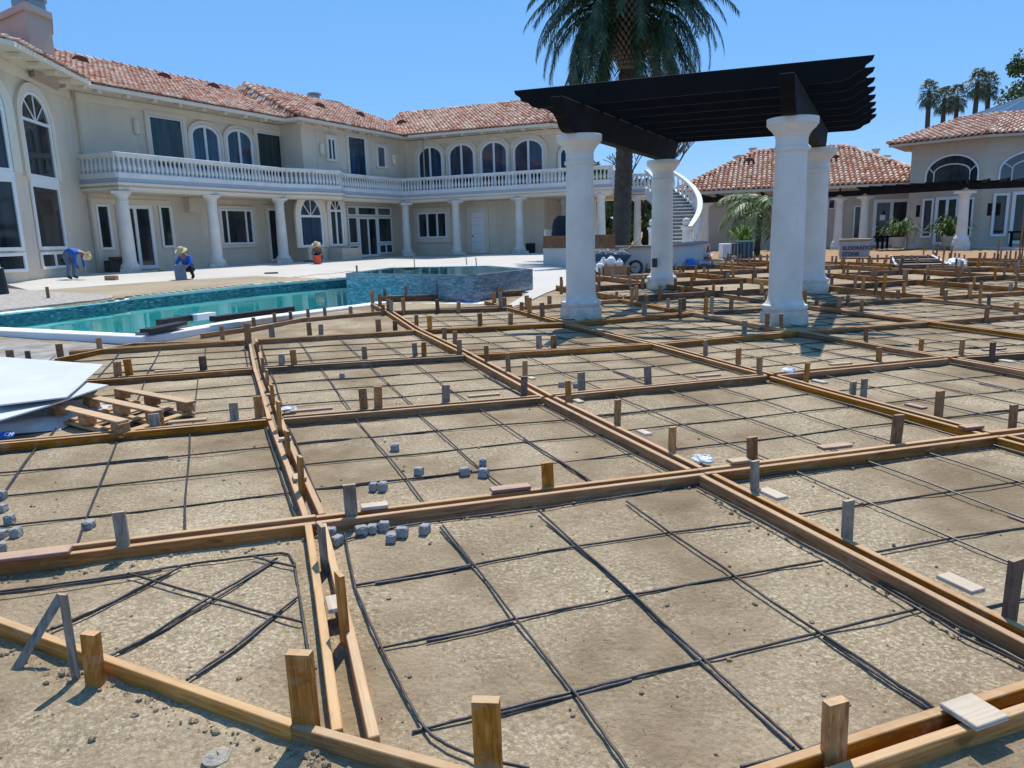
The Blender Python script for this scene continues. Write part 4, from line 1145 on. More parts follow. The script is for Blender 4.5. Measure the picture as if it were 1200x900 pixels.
# near stakes, standing in front
def near_stake(x, yb, yt, w, c, label, th=.035, dz=0, az=.25):
    p = gd(x, yb, dz); q = atY(x, yt, p.y); o = stake(p, q.z, w, c, label, az, th); return o
near_stake(361, 868, 766, .078, 'O', 'tall orange stake in front of the oblique board at lower left centre', .038, az=-.15)
near_stake(574, 925, 821, .080, 'O', 'tall orange stake cut by the bottom edge of the picture', .036, az=-.1)
near_stake(977, 893, 822, .068, 'O', 'tall orange-brown stake inside the double board at lower right', .033, .03, az=.3)
near_stake(112, 806, 742, .062, 'O', 'short orange stake in front of the oblique board at lower left', .034, az=-.2)
near_stake(90, 800, 697, .030, 'G', 'thin olive grey metal-like stake at lower left', .012, az=-.2)
p = gd(24, 786, 0); q = atY(76, 700, p.y+.12); mb = MB()
d = q-p; side = d.cross(V((0, 1, 0))).normalized()*.034
mb.obox(p-d*.06, d*1.06, side, V((0, .012, 0))); tag(mb.build('wooden_stake', WS_G, origin=p), 'flat grey stake leaning over the board at the lower left corner', 'stake', 'wooden stakes holding the form boards')
# far stakes along the rows (auto), counted
ns = 0; cand = []
for (fam, i, j, a, b) in SEG:
    L = (b-a).length; n = 4
    for k in range(n):
        f = (k+.5)/n+random.uniform(-.1, .1); p = a+(b-a)*f; 
        x, y = proj(p)
        if not (-10 < x < 1215) or y > 372: continue
        if blocked(V((p.x, p.y, 0))): continue
        cand.append((p, fam))
cand.sort(key=lambda c: c[0].y)
for (p, fam) in cand[:215]:
    az = AAZ if fam == 'A' else AAZ+.2
    off = V((-math.sin(az), math.cos(az), 0))*.08*random.choice((-1, 1))
    c = random.choice('OOBBBBGD'); h = random.uniform(.2, .34)
    stake(V((p.x, p.y, .3))+off, Hf(p.x, p.y)+h, random.uniform(.055, .085), c, 'small wooden stake among the many in the far formwork beyond the pergola columns', az, .022, 'far stakes beyond the pergola'); ns += 1
print('far stakes', ns, len(cand))
rest = cand[215:]
if rest:
    mb = MB()
    for (p, fam) in rest: mb.box((p.x, p.y, Hf(p.x, p.y)+.12), (.06, .03, .34), AAZ)
    o = mb.build('wooden_stakes', WS_B, kind='stuff'); tag(o, 'farthest brown stakes standing in front of the orange dirt', 'stakes')
# ---------------------------------------------------------------- spacer plates nailed across the pairs
def plate(x, y, L, w, m, label, fam='A', dz=.078, tilt=0, th=.02):
    p = gd(x, y, dz); az = (AAZ if fam == 'A' else BAZ)+tilt
    mb = MB(); mb.box((0, 0, 0), (L, w, th)); me = bpy.data.meshes.new('spacer_plate'); me.from_pydata(mb.v, [], mb.f); me.materials.append(m)
    o = bpy.data.objects.new('spacer_plate', me); COL.objects.link(o); o.location = (p.x, p.y, p.z+.006); o.rotation_euler = (0, 0, az); b = o.modifiers.new('bevel', 'BEVEL'); b.width = .003; b.segments = 1
    tag(o, label, 'plank', 'short plates laid across the double boards')
plate(28, 652, .42, .09, PLATE_P, 'long purple plate on the front cross board at the left edge')
plate(598, 573, .24, .075, PLATE_P, 'purple plate on the front cross board near the concrete cubes')
plate(439, 594, .15, .07, PLATE_W, 'pale plate on the front cross board beside the grey stake')
plate(905, 580, .17, .08, PLATE_W, 'white plate behind the board crossing, right of centre', 'B')
plate(1125, 685, .17, .08, PLATE_W, 'white plate on the long right board, nearest the right edge', 'B')
plate(978, 524, .23, .08, PLATE_P, 'purple plate between two brown stakes on the right cross board')
plate(1138, 501, .16, .08, PLATE_P, 'purple plate at the far right board crossing')
plate(866, 541, .14, .08, PLATE_T, 'tan plate under the stake with a hole')
plate(1141, 836, .14, .13, PLATE_W, 'square weathered plate bridging the lower right pair', 'A', .082, .1)
plate(391, 709, .13, .06, PLATE_W, 'grey plate between the two pale boards at left, nearest camera', 'B')
plate(351, 560, .12, .08, PLATE_T, 'tan plate inside the left double board beside an edge-on stake', 'B')
plate(334, 515, .05, .09, PLATE_W, 'small white plate in the left double board', 'B')
plate(318, 463, .05, .1, PLATE_T, 'small tan plate high up the left double board', 'B')
plate(567, 464, .3, .06, PLATE_T, 'thin tan plate lying on the second cross board')
plate(365, 481, .36, .06, PLATE_P, 'long purple plate lying on the second cross board left of centre')
plate(220, 494, .3, .07, PLATE_T, 'reddish plate on the board in front of the pallet')
plate(198, 435, .3, .06, PLATE_T, 'thin tan plate on the third cross board at left')
plate(755, 508, .13, .06, PLATE_W, 'small white plate midway along the central long board', 'B')
plate(678, 471, .12, .06, PLATE_W, 'small white plate just past the central board crossing', 'B')
plate(623, 444, .1, .06, PLATE_W, 'small white plate by the dark stake on the long board', 'B')
plate(1073, 477, .17, .06, PLATE_P, 'reddish plate on the long board in the right pads', 'B')
plate(960, 448, .16, .06, PLATE_W, 'white plate beside an orange stake, right of the pergola column', 'B')
plate(830, 441, .26, .05, PLATE_T, 'thin plate on the third cross board right of centre')
plate(985, 427, .25, .06, PLATE_T, 'tan plate in the shade in front of the white column')
plate(1180, 424, .14, .07, PLATE_W, 'white plate at the right edge by the dark stake', 'B')
plate(1165, 410, .3, .06, PLATE_P, 'purplish plate behind the dark stake at the right edge')
# ---------------------------------------------------------------- rebar mats
def bar(mb, a, b, r=.0060, zoff=.022, sag=.004, seg=5, n=10):
    pts = []; t = (b-a); nn = V((-t.y, t.x, 0)).normalized(); w1 = random.uniform(-.012, .012); w2 = random.uniform(-.01, .01)
    for k in range(n+1):
        f = k/n; p = a+t*f; p = p+nn*(math.sin(f*math.pi)*w1+math.sin(f*6.283)*w2)
        pts.append(V((p.x, p.y, Hf(p.x, p.y)+zoff+sag*math.sin(f*9.4+w1*200))))
    mb.tube(pts, r, seg)
GRM = 'rebar mats tied in the pads'
for j in range(-1, JMAX-2):
    for i in range(-3, 13):
        if j == -1 and i not in (1, 2): continue
        if j == 0 and i < -2: continue
        if j >= 3 and i < 1: continue
        a, b, c, d = node(i, j), node(i+1, j), node(i+1, j+1), node(i, j+1)
        m = (a+b+c+d)/4; x, y = proj(m)
        if m.y > 16 or not (seen(a) or seen(b) or seen(c) or seen(d)): continue
        if any(blocked(V((q.x, q.y, 0))) for q in (m, a*.8+m*.2, b*.8+m*.2, c*.8+m*.2, d*.8+m*.2)): continue
        if j == -1 and i == 0: a = O0-BV*.97+V((.0, 0, 0))
        if j == 0 and i == -1: pass
        root = empty('rebar_mat', (m.x, m.y, Hf(m.x, m.y)), 'x', 'rebar mat', GRM)
        root['label'] = 'grid of dark rebar tied in the %s pad of the %s row from the camera' % (ordn(i+3), ordn(j+1))
        near = m.y < 10.5
        acc = MB(); nb_ = 5; mg = .045; lo = .12 if (j == -1 and i == 0) else .03
        def quad(u, v): return a*(1-u)*(1-v)+b*u*(1-v)+c*u*v+d*(1-u)*v
        for k in range(nb_):
            f = mg+(1-2*mg)*k/(nb_-1)+random.uniform(-.012, .012)
            for dirn in (0, 1):
                p0, p1 = (quad(f, (lo if lo < .1 else -.03) if k > 1 else max(lo, .17) if not k else lo), quad(f, .97)) if dirn == 0 else (quad(.03 if lo < .1 or k else .14, f), quad(.97, f))
                p0 = V((p0.x, p0.y, 0)); p1 = V((p1.x, p1.y, 0))
                tgt = MB() if near else acc
                bar(tgt, p0, p1, .0060, .010 if dirn else .021)
                if near and random.random() < .22:
                    off = (p1-p0).normalized()*1.0; n2 = V((-off.y, off.x, 0))*.0125
                    bar(tgt, p0+n2, p0+(p1-p0)*random.uniform(.45, .7)+n2, .0060, .011)
                if near: autosm(tgt.build('bar', REBAR, root), 60)
        if not near: acc.build('bar', REBAR, root)
# near centre mat, bar by bar
m = gd(760, 740); root = empty('rebar_mat', (m.x, m.y, m.z), 'large rebar grid in the biggest pad at the front with one bent outer bar', 'rebar mat', GRM)
def pbar(P, z=.02, r=.0060):
    mb = MB(); Q = [gd(x, y, z*.6) for x, y in P]; R_ = []
    for i in range(len(Q)-1):
        for k in range(5): R_.append(Q[i].lerp(Q[i+1], k/5)+V((random.uniform(-1, 1)*.0012, random.uniform(-1, 1)*.0012, random.uniform(-.001, .002))))
    mb.tube(R_+[Q[-1]], r, 6); autosm(mb.build('bar', REBAR, root), 60)
pbar([(404, 626), (410, 660), (417, 690), (430, 722), (446, 757), (462, 790), (478, 820), (492, 845), (505, 861), (525, 874), (560, 888), (620, 900)], .036)
pbar([(519, 616), (560, 667), (602, 722), (640, 770), (676, 815), (712, 866), (745, 915)], .036); pbar([(516, 618), (556, 664)], .03)
pbar([(631, 598), (680, 642), (735, 690), (785, 737), (835, 782), (880, 824), (935, 873), (985, 915)], .036); pbar([(640, 612), (700, 662), (760, 716), (815, 770), (838, 792), (930, 876)], .02)
pbar([(734, 587), (785, 624), (840, 660), (900, 702), (962, 742), (1030, 787), (1095, 830)], .036); pbar([(965, 748), (1030, 792), (1092, 833)], .02)
pbar([(816, 571), (870, 598), (935, 634), (985, 660), (1035, 690), (1080, 716), (1130, 747), (1215, 786)], .036); pbar([(1030, 682), (1085, 714), (1140, 744), (1205, 778)], .02)
pbar([(399, 634), (440, 622), (500, 612), (640, 595), (760, 577), (832, 566)], .018)
pbar([(415, 686), (480, 675), (553, 662), (640, 646), (677, 640), (787, 624), (880, 612)], .018); pbar([(440, 684), (500, 675), (552, 664)], .012)
pbar([(443, 760), (520, 744), (602, 726), (660, 714), (742, 697), (862, 675), (964, 657)], .018); pbar([(500, 752), (560, 740), (601, 729)], .012)
pbar([(483, 858), (561, 838), (660, 814), (750, 791), (840, 770), (962, 741), (1082, 712)], .018); pbar([(560, 843), (660, 818), (740, 797)], .012)
pbar([(868, 899), (945, 879), (1020, 855), (1098, 831), (1210, 798)], .018)
# triangular mat at lower left
m = gd(215, 720); root = empty('rebar_mat', (m.x, m.y, m.z), 'bent rebar outline with crossing bars in the triangular pad at lower left', 'rebar mat', GRM)
pbar([(-40, 697), (0, 693), (60, 686), (150, 673), (230, 660), (300, 651), (330, 648), (339, 650), (345, 660), (350, 695), (356, 730), (361, 765)])
pbar([(-30, 700), (50, 690), (160, 674), (190, 668)], .034)
pbar([(54, 740), (62, 736), (110, 716), (170, 686), (212, 664)], .03); pbar([(60, 738), (105, 720), (165, 690), (200, 671)], .02)
pbar([(129, 769), (137, 764), (180, 743), (240, 703), (290, 675), (325, 654)], .03); pbar([(140, 765), (200, 735), (260, 697), (322, 658)], .02)
pbar([(219, 797), (227, 791), (270, 762), (300, 738), (348, 700)], .03); pbar([(230, 792), (280, 759), (330, 716)], .02)
pbar([(150, 672), (180, 681), (240, 698), (300, 716), (354, 729)], .038); pbar([(296, 652), (320, 659), (346, 664)], .036)
# ---------------------------------------------------------------- dobie cubes
_cm = MB(); 
def cubemesh():
    mb = MB(); mb.box((0, 0, .026), (.055, .055, .052)); me = bpy.data.meshes.new('concrete_cube')
    import bmesh
    bm = bmesh.new(); tmp = bpy.data.meshes.new('t'); tmp.from_pydata(mb.v, [], mb.f); bm.from_mesh(tmp)
    bmesh.ops.bevel(bm, geom=bm.edges[:], offset=.006, segments=1, affect='EDGES')
    bmesh.ops.subdivide_edges(bm, edges=bm.edges[:], cuts=2, use_grid_fill=True)
    for v in bm.verts: v.co += V((random.uniform(-1, 1), random.uniform(-1, 1), random.uniform(-1, 1)))*.0028
    bm.to_mesh(me); bm.free(); me.materials.append(BLOCKM); return me
CM = [cubemesh() for _ in range(3)]
CUB = [(463, 528, 'alone by the upper bar, farthest left in the middle pad'), (491, 556, 'alone right of the first bar in the middle pad'), (545, 557, 'left of the two touching cubes in the middle pad'), (566, 546, 'upper one of two beside the rebar in the middle pad'), (567, 559, 'lower one of two beside the rebar in the middle pad'), (438, 575, 'left of the touching pair behind the pale plate'), (449, 575, 'right of the touching pair behind the pale plate'),
 (388, 630, 'beside the corner of the pale boards, upper'), (395, 638, 'beside the corner of the pale boards, lower'), (424, 627, 'leftmost in the row of three below the front cross board'), (437, 624, 'middle in the row of three below the front cross board'), (450, 622, 'rightmost in the row of three below the front cross board'), (458, 635, 'dark faced, nearest camera of the cluster below the board'), (471, 629, 'right of the dark faced one in the cluster'), (498, 625, 'alone at the right end of the cluster'),
 (104, 619, 'alone near the grey stake in the left pad'), (2, 585, 'uppermost at the left edge of the picture'), (2, 600, 'second down at the left edge'), (12, 614, 'third down, slightly right of the left edge'), (20, 629, 'lowest but one near the left edge'), (2, 630, 'fourth down at the left edge'), (2, 648, 'lowest at the left edge'), (658, 453, 'behind the second cross board, left of the grey stake'), (675, 454, 'behind the second cross board, touching the grey stake'), (401, 443, 'in the pad beyond the pale left boards')]
for k, (x, y, l) in enumerate(CUB):
    p = gd(x, y, 0); o = bpy.data.objects.new('concrete_cube', CM[k % 3]); COL.objects.link(o); o.location = p; o.rotation_euler = (0, random.uniform(-.1, .1), random.uniform(-.5, .5)); o.scale = [random.uniform(.82, 1.15) for _ in range(3)]
    tag(o, 'small grey concrete cube '+l, 'concrete cube', 'concrete spacer cubes')
# wads of plastic / paper
def wad(x, y, r, label, m, flat=.35, dz=.0, n=9):
    p = gd(x, y, dz); mb = MB(); mb.ball(p+V((0, 0, r*flat*.8)), r, n, 6, flat, .28); o = mb.build('crumpled_plastic', m, origin=p); tag(o, label, 'plastic scrap'); return o
CLEAR = mat('clear_plastic', (.62, .65, .68), .25, 0, .7)
wad(824, 541, .07, 'crumpled clear plastic by the central board crossing', CLEAR, .35, .03)
wad(925, 437, .07, 'white plastic scrap beside the third board crossing', CLEAR, .4, .05)
wad(1046, 682, .025, 'tiny white scrap on the soil beside the right long board', CLEAR, .2)
wad(338, 481, .07, 'crumpled plastic by the left board line', CLEAR, .3, .03)
# loose clods, stones, chips of straw = stuff
cl = MB(); rnd = random.Random(3)
for k in range(1500):
    y = 1.6+rnd.random()**1.6*9; x = rnd.uniform(-.85, .85)*(y+.6)
    s_ = .003+.010*rnd.random()**5
    if y < 3.4 and (x+2.25)*(-.406)+(y-2.96)*(-.914) > .02: s_ *= 1.4
    z = ground_h(x, y)
    cl.ball((x, y, z+s_*.3), s_, 5, 3, .7, .3)
autosm(cl.build('soil_clods', SOIL, kind='stuff'), 30)
lab = bpy.data.objects['soil_clods']; tag(lab, 'loose clods and pebbles of tan soil over the near pads', 'soil clods')
cl = MB()
for (a_, b_, o_) in ((pL, pm, -.07), (pm, pr, -.06), (WN[(1, 0)], node(1, -1), -.09), (WN[(0, 0)], WN[(1, 0)], -.07), (WN[(1, 0)], WN[(2, 0)], -.07), (WN[(0, 0)], node(-1, 0), .1)):
    d = b_-a_; n = V((-d.y, d.x, 0)).normalized()
    for k in range(150):
        p = a_+d*rnd.random()+n*(o_*rnd.uniform(.75, 1.7)); s_ = .003+.011*rnd.random()**3
        cl.ball((p.x, p.y, ground_h(p.x, p.y)+s_*.35), s_, 6, 4, .75, .3)
o = cl.build('soil_clods', SOIL, kind='stuff'); autosm(o, 30); tag(o, 'crumbled earth heaped against the near form boards', 'soil clods')
ch = MB()
for k in range(260):
    y = 1.8+rnd.random()**1.3*6; x = rnd.uniform(-.8, .8)*(y+.5); a_ = rnd.uniform(0, 3.14); L = rnd.uniform(.01, .05); z = ground_h(x, y)+.004
    p = V((x, y, z)); d = V((math.cos(a_), math.sin(a_), rnd.uniform(-.05, .1)))*L
    ch.tube([p, p+d*.5+V((0, 0, .002)), p+d+V((-d.y*.3, d.x*.3, 0))], .0011, 3)
o = ch.build('straw_bits', WB_P, kind='stuff'); tag(o, 'dry straw and wood splinters scattered on the soil', 'splinters')
# rock and twig at bottom left
p = gd(255, 893); mb = MB(); mb.ball(p+V((0, 0, .01)), .045, 12, 8, .6, .16); autosm(tag(mb.build('stone', dirty('stone', (.42, .37, .29), .95, .3, 12, .8, 60), origin=p), 'pale lump of stone half buried at the bottom edge', 'stone'), 30)
mb = MB(); P = [gd(x, y, .01) for x, y in ((345, 852), (352, 862), (362, 872), (370, 884), (368, 900))]; mb.tube(P, .006, 5); mb.tube([gd(352, 862, .01), gd(366, 868, .02), gd(372, 880, .01)], .004, 5)
tag(mb.build('twig', WS_D, origin=P[0]), 'forked dry twig in front of the tall orange stake', 'twig')
# ================================================================== RIGHT HAND POOL HOUSE
ph = empty('pool_house', (24, 44, .45), 'pool house with tiled hip roof and a taller arched-window room at its right end', 'house')
RL = Pl(12.9, 49.0, 109)
if RL.n.y > 0: RL.n = -RL.n
F1 = Pl(22.4, 42.4, 141); 
if F1.n.y > 0: F1.n = -F1.n
s_f1 = F1.px(1154, 200)[0]; c2 = F1.pt(s_f1, 0, 0)
F2 = Pl(c2.x, c2.y, 107)
if F2.n.y > 0: F2.n = -F2.n
print('RL', RL.px(823, 225), RL.px(972, 219.5), RL.px(1071, 215), 'base', RL.px(900, 291), 'F1', F1.px(1073, 197), F1.px(1153, 172), F1.px(1100, 288), 'F2', F2.px(1200, 172), F2.px(1180, 288), s_f1)
zer = 4.05; ztw = 5.95
r0_ = RL.px(808, 240)[0]; r1_ = RL.px(1080, 240)[0]
mb = MB()
def vol2(P, z0, z1): mb.prism([V((p[0], p[1], z0)) for p in P], (0, 0, z1-z0))
vol2([back(RL, r0_, 0), back(RL, r1_, 0), back(RL, r1_, 11), back(RL, r0_, 11)], -.2, zer)
F1a = F1.pt(0, 0, 0); F2b = F2.pt(12, 0, 0)
vol2([(F1a.x, F1a.y), (c2.x, c2.y), (F2b.x, F2b.y), (F2b.x+3, F2b.y+9), (F1a.x+6, F1a.y+11), (F1a.x+2.2, F1a.y+4)], -.2, ztw)
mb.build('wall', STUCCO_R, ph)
def rlp(s, o, z): q = RL.pt(s, o, 0); return V((q.x, q.y, z))
# low roof
e0 = rlp(r0_-1.0, .75, zer+.1); e1 = rlp(r1_+1, .75, zer+.1)
sp0 = RL.px(863, 200)[0]+1.0; sp1 = RL.px(981, 200)[0]+.9
zrr = 7.0
g0_ = rlp(sp0, -6.3, zrr); g1_ = rlp(sp1, -6.3, zrr)
tile_roof('roof', [e0, e1, g1_, g0_], ph, .3, .45)
tile_roof('roof', [rlp(r0_-1.0, -13, zer+.1), e0, g0_], ph, .3, .45)
ridge_cap(g0_, g1_, ph, .16); ridge_cap(e0, g0_, ph, .16); ridge_cap(g1_, e1, ph, .16)
mb = MB(); mb.pb(RL, r0_-1.0, r1_, .5, .74, zer-.12, zer+.06); mb.pb(RL, r0_-1.0, r1_, -.2, .52, zer-.02, zer+.03); mb.build('fascia', STUCCO_TRIM, ph)
# tower roof: facets
def fo(pl, s, o, z): q = pl.pt(s, o, 0); return V((q.x, q.y, z))
ta = fo(F1, -.9, .85, ztw+.12); tb = fo(F1, s_f1+.25, .85, ztw+.12); tc_ = fo(F2, 12, .85, ztw+.12)
cen = V((c2.x+5.5, c2.y+7.0, 0)); k = .30
def inn(p, kk): return V((p.x+(cen.x-p.x)*kk, p.y+(cen.y-p.y)*kk, 0))
zt_ = atY(1160, 133, inn(tb, .62).y).z
def up2(p): q = inn(p, .62); q.z = zt_; return q
tile_roof('roof', [ta, tb, up2(tb), up2(ta)], ph, .3, .45, .75); tile_roof('roof', [tb, tc_, up2(tc_), up2(tb)], ph, .3, .45, .75)
tz = fo(F1, -2.5, -7, ztw+.12); tile_roof('roof', [tz, ta, up2(ta)], ph, .3, .45, .75)
ridge_cap(tb, up2(tb), ph, .15); ridge_cap(ta, up2(ta), ph, .15)
mb = MB(); 
ring(mb, [ta-V((0, 0, .18)), tb-V((0, 0, .18)), tc_-V((0, 0, .18))], [inn(ta, .12)+V((0, 0, ztw-.06)), inn(tb, .12)+V((0, 0, ztw-.06)), inn(tc_, .12)+V((0, 0, ztw-.06))], V((0, 0, .12)))
mb.prism([V((p.x, p.y, ztw-.055)) for p in (inn(ta, .03), inn(tb, .03), inn(tc_, .03), V((F2b.x+3, F2b.y+9, 0)), V((F1a.x+1.2, F1a.y+3, 0)))], (0, 0, .05))
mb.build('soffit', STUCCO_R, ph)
# skylight
SKYM = mat('skylight_glass', (.03, .055, .085), .1, 0, .8)
mb = MB(); c1_ = up2(tb)+V((0, 0, .02)); c0_ = up2(ta)+V((0, 0, .02)); c3_ = up2(tc_)+V((0, 0, .02)); ap = V((cen.x+1.5, cen.y, zt_+1.5))
for a, b in ((c0_, c1_), (c1_, c3_)):
    mb.add([a, b, ap], [(0, 1, 2)]); mb.add([a-V((0, 0, .2)), b-V((0, 0, .2)), b, a], [(0, 1, 2, 3)])
o = mb.build('skylight', SKYM, ph)
mb = MB()
for p in (c0_, c1_, c3_, (c0_+c1_)/2): mb.tube([p, ap], .05, 4)
mb.tube([c0_, c1_, c3_], .08, 4); x = mb.build('skylight_frame', mat('skylight_bar', (.2, .25, .3), .5), ph); x.parent = o; x.location = (0, 0, 0)
# arched upper windows
def bigarch(pl, s0, s1, z0, z1, gl):
    f_ = window(ph, pl, s0, s1, z0, z1, arch=(z1-z0)*.62, glass=gl, fw_=.09, name='arched_window')
    mb = MB(); c = (s0+s1)/2; w = s1-s0; zs = z0+(z1-z0)*.38
    A = [pl.pt(c-w*.33*math.cos(math.pi*i/10), .05, z0+(z1-z0)*.45+(z1-z0)*.25*math.sin(math.pi*i/10)) for i in range(11)]
    mb.tube([pl.pt(c-w*.33, .05, z0+.05)]+A+[pl.pt(c+w*.33, .05, z0+.05)], .035, 4)
    mb.tube([A[0], pl.pt(s0+.12, .05, zs+(z1-z0)*.28)], .03, 4); mb.tube([A[-1], pl.pt(s1-.12, .05, zs+(z1-z0)*.28)], .03, 4)
    x = mb.build('muntin', FRAME, ph); x.parent = f_; x.location = (0, 0, 0)
a = F1.px(1086.5, 180.5); b = F1.px(1147, 217); m_ = F1.px(1120, 180.3)
bigarch(F1, a[0], b[0], b[1], m_[1], GLASS)
a = F2.px(1168.5, 215); m_ = F2.px(1205, 174.5); bigarch(F2, a[0], a[0]+3.6, a[1], m_[1], GLASS_L)
# doors and windows
d0 = RL.px(1024, 234); d1 = RL.px(1064, 282)
window(ph, RL, d0[0], d1[0], .5, d0[1], mull=(.5,), glass=GLASS, fw_=.2, name='glass_door'); 
x0_ = RL.px(1020, 240)[0]; window(ph, RL, x0_-.9, x0_-.4, .9, 2.9, glass=GLASS, fw_=.08)
mb = MB(); n0 = RL.px(1031, 252); n1 = RL.px(1037, 258); mb.pb(RL, n0[0], n1[0], .06, .07, n1[1], n0[1]); mb.build('paper_notice', FRAME, ph)
window(ph, RL, *[RL.px(970.5, 238)[0], RL.px(979, 238)[0]], 2.75, 3.35, glass=GLASS, fw_=.06)
window(ph, RL, *[RL.px(1068, 240)[0], RL.px(1074, 240)[0]], .6, 3.0, glass=GLASS, fw_=.08)
f = lambda x: F1.px(x, 250)[0]
window(ph, F1, f(1081), f(1094), .95, 3.05, glass=GLASS, fw_=.1)
window(ph, F1, f(1096), f(1124), .55, 3.1, mull=(.5,), glass=GLASS, fw_=.16, name='glass_door')
window(ph, F1, f(1133), f(1141), .95, 3.0, glass=GLASS, fw_=.1)
f = lambda x: F2.px(x, 250)[0]
window(ph, F2, f(1162), f(1181), .95, 3.15, glass=GLASS_G, fw_=.13); window(ph, F2, f(1184), f(1240), .55, 3.2, mull=(.5,), glass=GLASS_G, fw_=.17, name='glass_door')
# roof vents and little chimneys of the pool house
lowp = (e0, e1, g1_)
vent(878, 190, lowp, ph); vent(977, 186, lowp, ph)
for (x, y, w, zz) in ((878, 184, 1.6, .0), (1022, 185, 1.7, .0)):
    q = atY(x, y, 58); mb = MB(); mb.box((q.x, q.y, q.z-.9), (w, 1.0, 1.8)); mb.box((q.x, q.y, q.z+.05), (w+.5, 1.3, .12)); mb.lathe((q.x+.25, q.y, q.z+.1), [(.22, 0), (.22, .4), (.3, .42), (.3, .55)], 8)
    mb.build('chimney', STUCCO_R, ph)
# small link roof between
q0 = rlp(RL.px(1052, 200)[0], -2.5, 5.0); mb = MB()
# pergola along the pool house
hp = empty('veranda_pergola', (20, 42, .4), 'long dark timber veranda pergola carried on white columns along the pool house', 'pergola')
VC = [(827, 239.5, 285, 46.3), (984, 234, 290, 43.2), (1014, 233.4, 288, 42.2), (1131, 226.6, 295, 36.9)]
vp = []
for (x, yt, yb, D) in VC:
    p = atY(x, yt, D); zb = .42 if D > 40 else .28; vp.append(V((p.x, p.y, 3.28 if D > 40 else 3.2)))
    villa_column(hp, p.x, p.y, zb-.05, vp[-1].z, .21 if D > 40 else .235, plinth=(.3 if D > 40 else .62))
vb = [V((11.2, 46.6, 3.33))]+[v+V((0, 0, .06)) for v in vp[1:]]+[V((31.5, 33.7, 3.27))]
mb = MB()
for a, b in ((vb[0], vb[1]), (vb[1], vb[2]), (vb[2], vb[3]), (vb[3], vb[4])): member(mb, a-(b-a).normalized()*.15, b+(b-a).normalized()*.15, .3, .15)
mb.build('beam', BEAM_R, hp)
tot = 0
for a, b in ((vb[0], vb[1]), (vb[2], vb[3]), (vb[3], vb[4])):
    d = b-a; n = int(d.length/.8); t = d.normalized(); nn_ = V((-t.y, t.x, 0))
    mb = MB()
    for i in range(n+1):
        p = a+d*(i/n)+V((0, 0, .27)); member(mb, p-nn_*.7, p+nn_*2.6, .18, .09)
    mb.build('rafter', BEAM_R, hp)
for (x, y, D) in ((1076, 245, 39.5), (1013+147, 243, 37.0), (1170, 243, 37.5)):
    q = atY(x, y, D); mb = MB(); mb.box((q.x, q.y, q.z-.1), (.14, .14, .6)); mb.build('bracket', BEAM_R, hp)
# raised paving strip in front of pool house
pp = [gz(1018, 288.5, .45), gz(1090, 290, .45), gz(1200, 291, .45), gz(1400, 293, .45), V((34, 44, 0)), V((10, 53, 0)), gz(838, 291, .45)]
sheet('pavement', pp, lambda x, y: .45, CONCRETE, 0, .5, 4)

# ================================================================== OUTDOOR KITCHEN, curved planter wall
kt = empty('outdoor_kitchen', (3, 27, .5), 'curved white rendered garden wall and counter with a timber form on top', 'counter')
KP = [gz(637, 306+8, .5), gz(672, 316, .5), gz(720, 319, .5), gz(770, 318, .5), gz(808, 313.5, .5), gz(831, 306, .5)]
KP = [V((p.x, p.y, 0)) for p in KP]
mb = MB(); B_ = offset_line(KP, .5)
KT = [atY(637, 291.5, KP[0].y).z]*6
zk = sum(atY(x, y, p.y).z for x, y, p in ((640, 291.5, KP[0]), (720, 289, KP[2]), (808, 289, KP[4])))/3
print('kitchen', KP, zk)
band(mb, KP, B_, .2, zk-.0); mb.build('wall', dirty('grey_render', (.56, .55, .53), .9, .1, 1), kt)
A2 = offset_line(KP[2:], -.06); B2 = offset_line(KP[2:], .58); mb = MB(); band(mb, A2, B2, zk+.002, zk+.07); mb.build('wall_cap', dirty('cap_stone', (.30, .25, .23), .9, .2, 3), kt)
a = KP[0]; b = KP[1]+(KP[2]-KP[1])*1.0
mb = MB(); band(mb, [a-V((0, .12, 0)), KP[1]-V((0, .12, 0)), b-V((0, .12, 0))], [a+V((0, .7, 0)), KP[1]+V((0, .7, 0)), b+V((0, .7, 0))], zk+.003, zk+.09); mb.build('timber_form', WB_G, kt)
mb = MB(); band(mb, [a-V((0, .14, 0)), KP[1]-V((0, .14, 0)), b-V((0, .14, 0))], [a-V((0, .02, 0)), KP[1]-V((0, .02, 0)), b-V((0, .02, 0))], zk+.092, zk+.42); mb.build('timber_form', WB_G, kt)
mb = MB(); q = atY(662, 270, KP[0].y+1.4); mb.box((q.x, q.y, .65+.6), (1.5, .8, 1.2)); mb.build('counter_block', STUCCO, kt)
mb = MB(); q = atY(661, 286, KP[0].y+.9); c = V((q.x, q.y, zk+.05))
mb.lathe(c, [(.42, 0), (.46, .3), (.44, .7), (.36, .95), (.2, 1.08)], 14); o = mb.build('grill', DARKCLOTH, origin=c)
for v in o.data.vertices: v.co += V((noise.noise(v.co*4), noise.noise(v.co*4+V((9, 0, 0))), 0))*.07
tag(o, 'black fabric cover draped over a grill behind the timber form', 'covered grill')
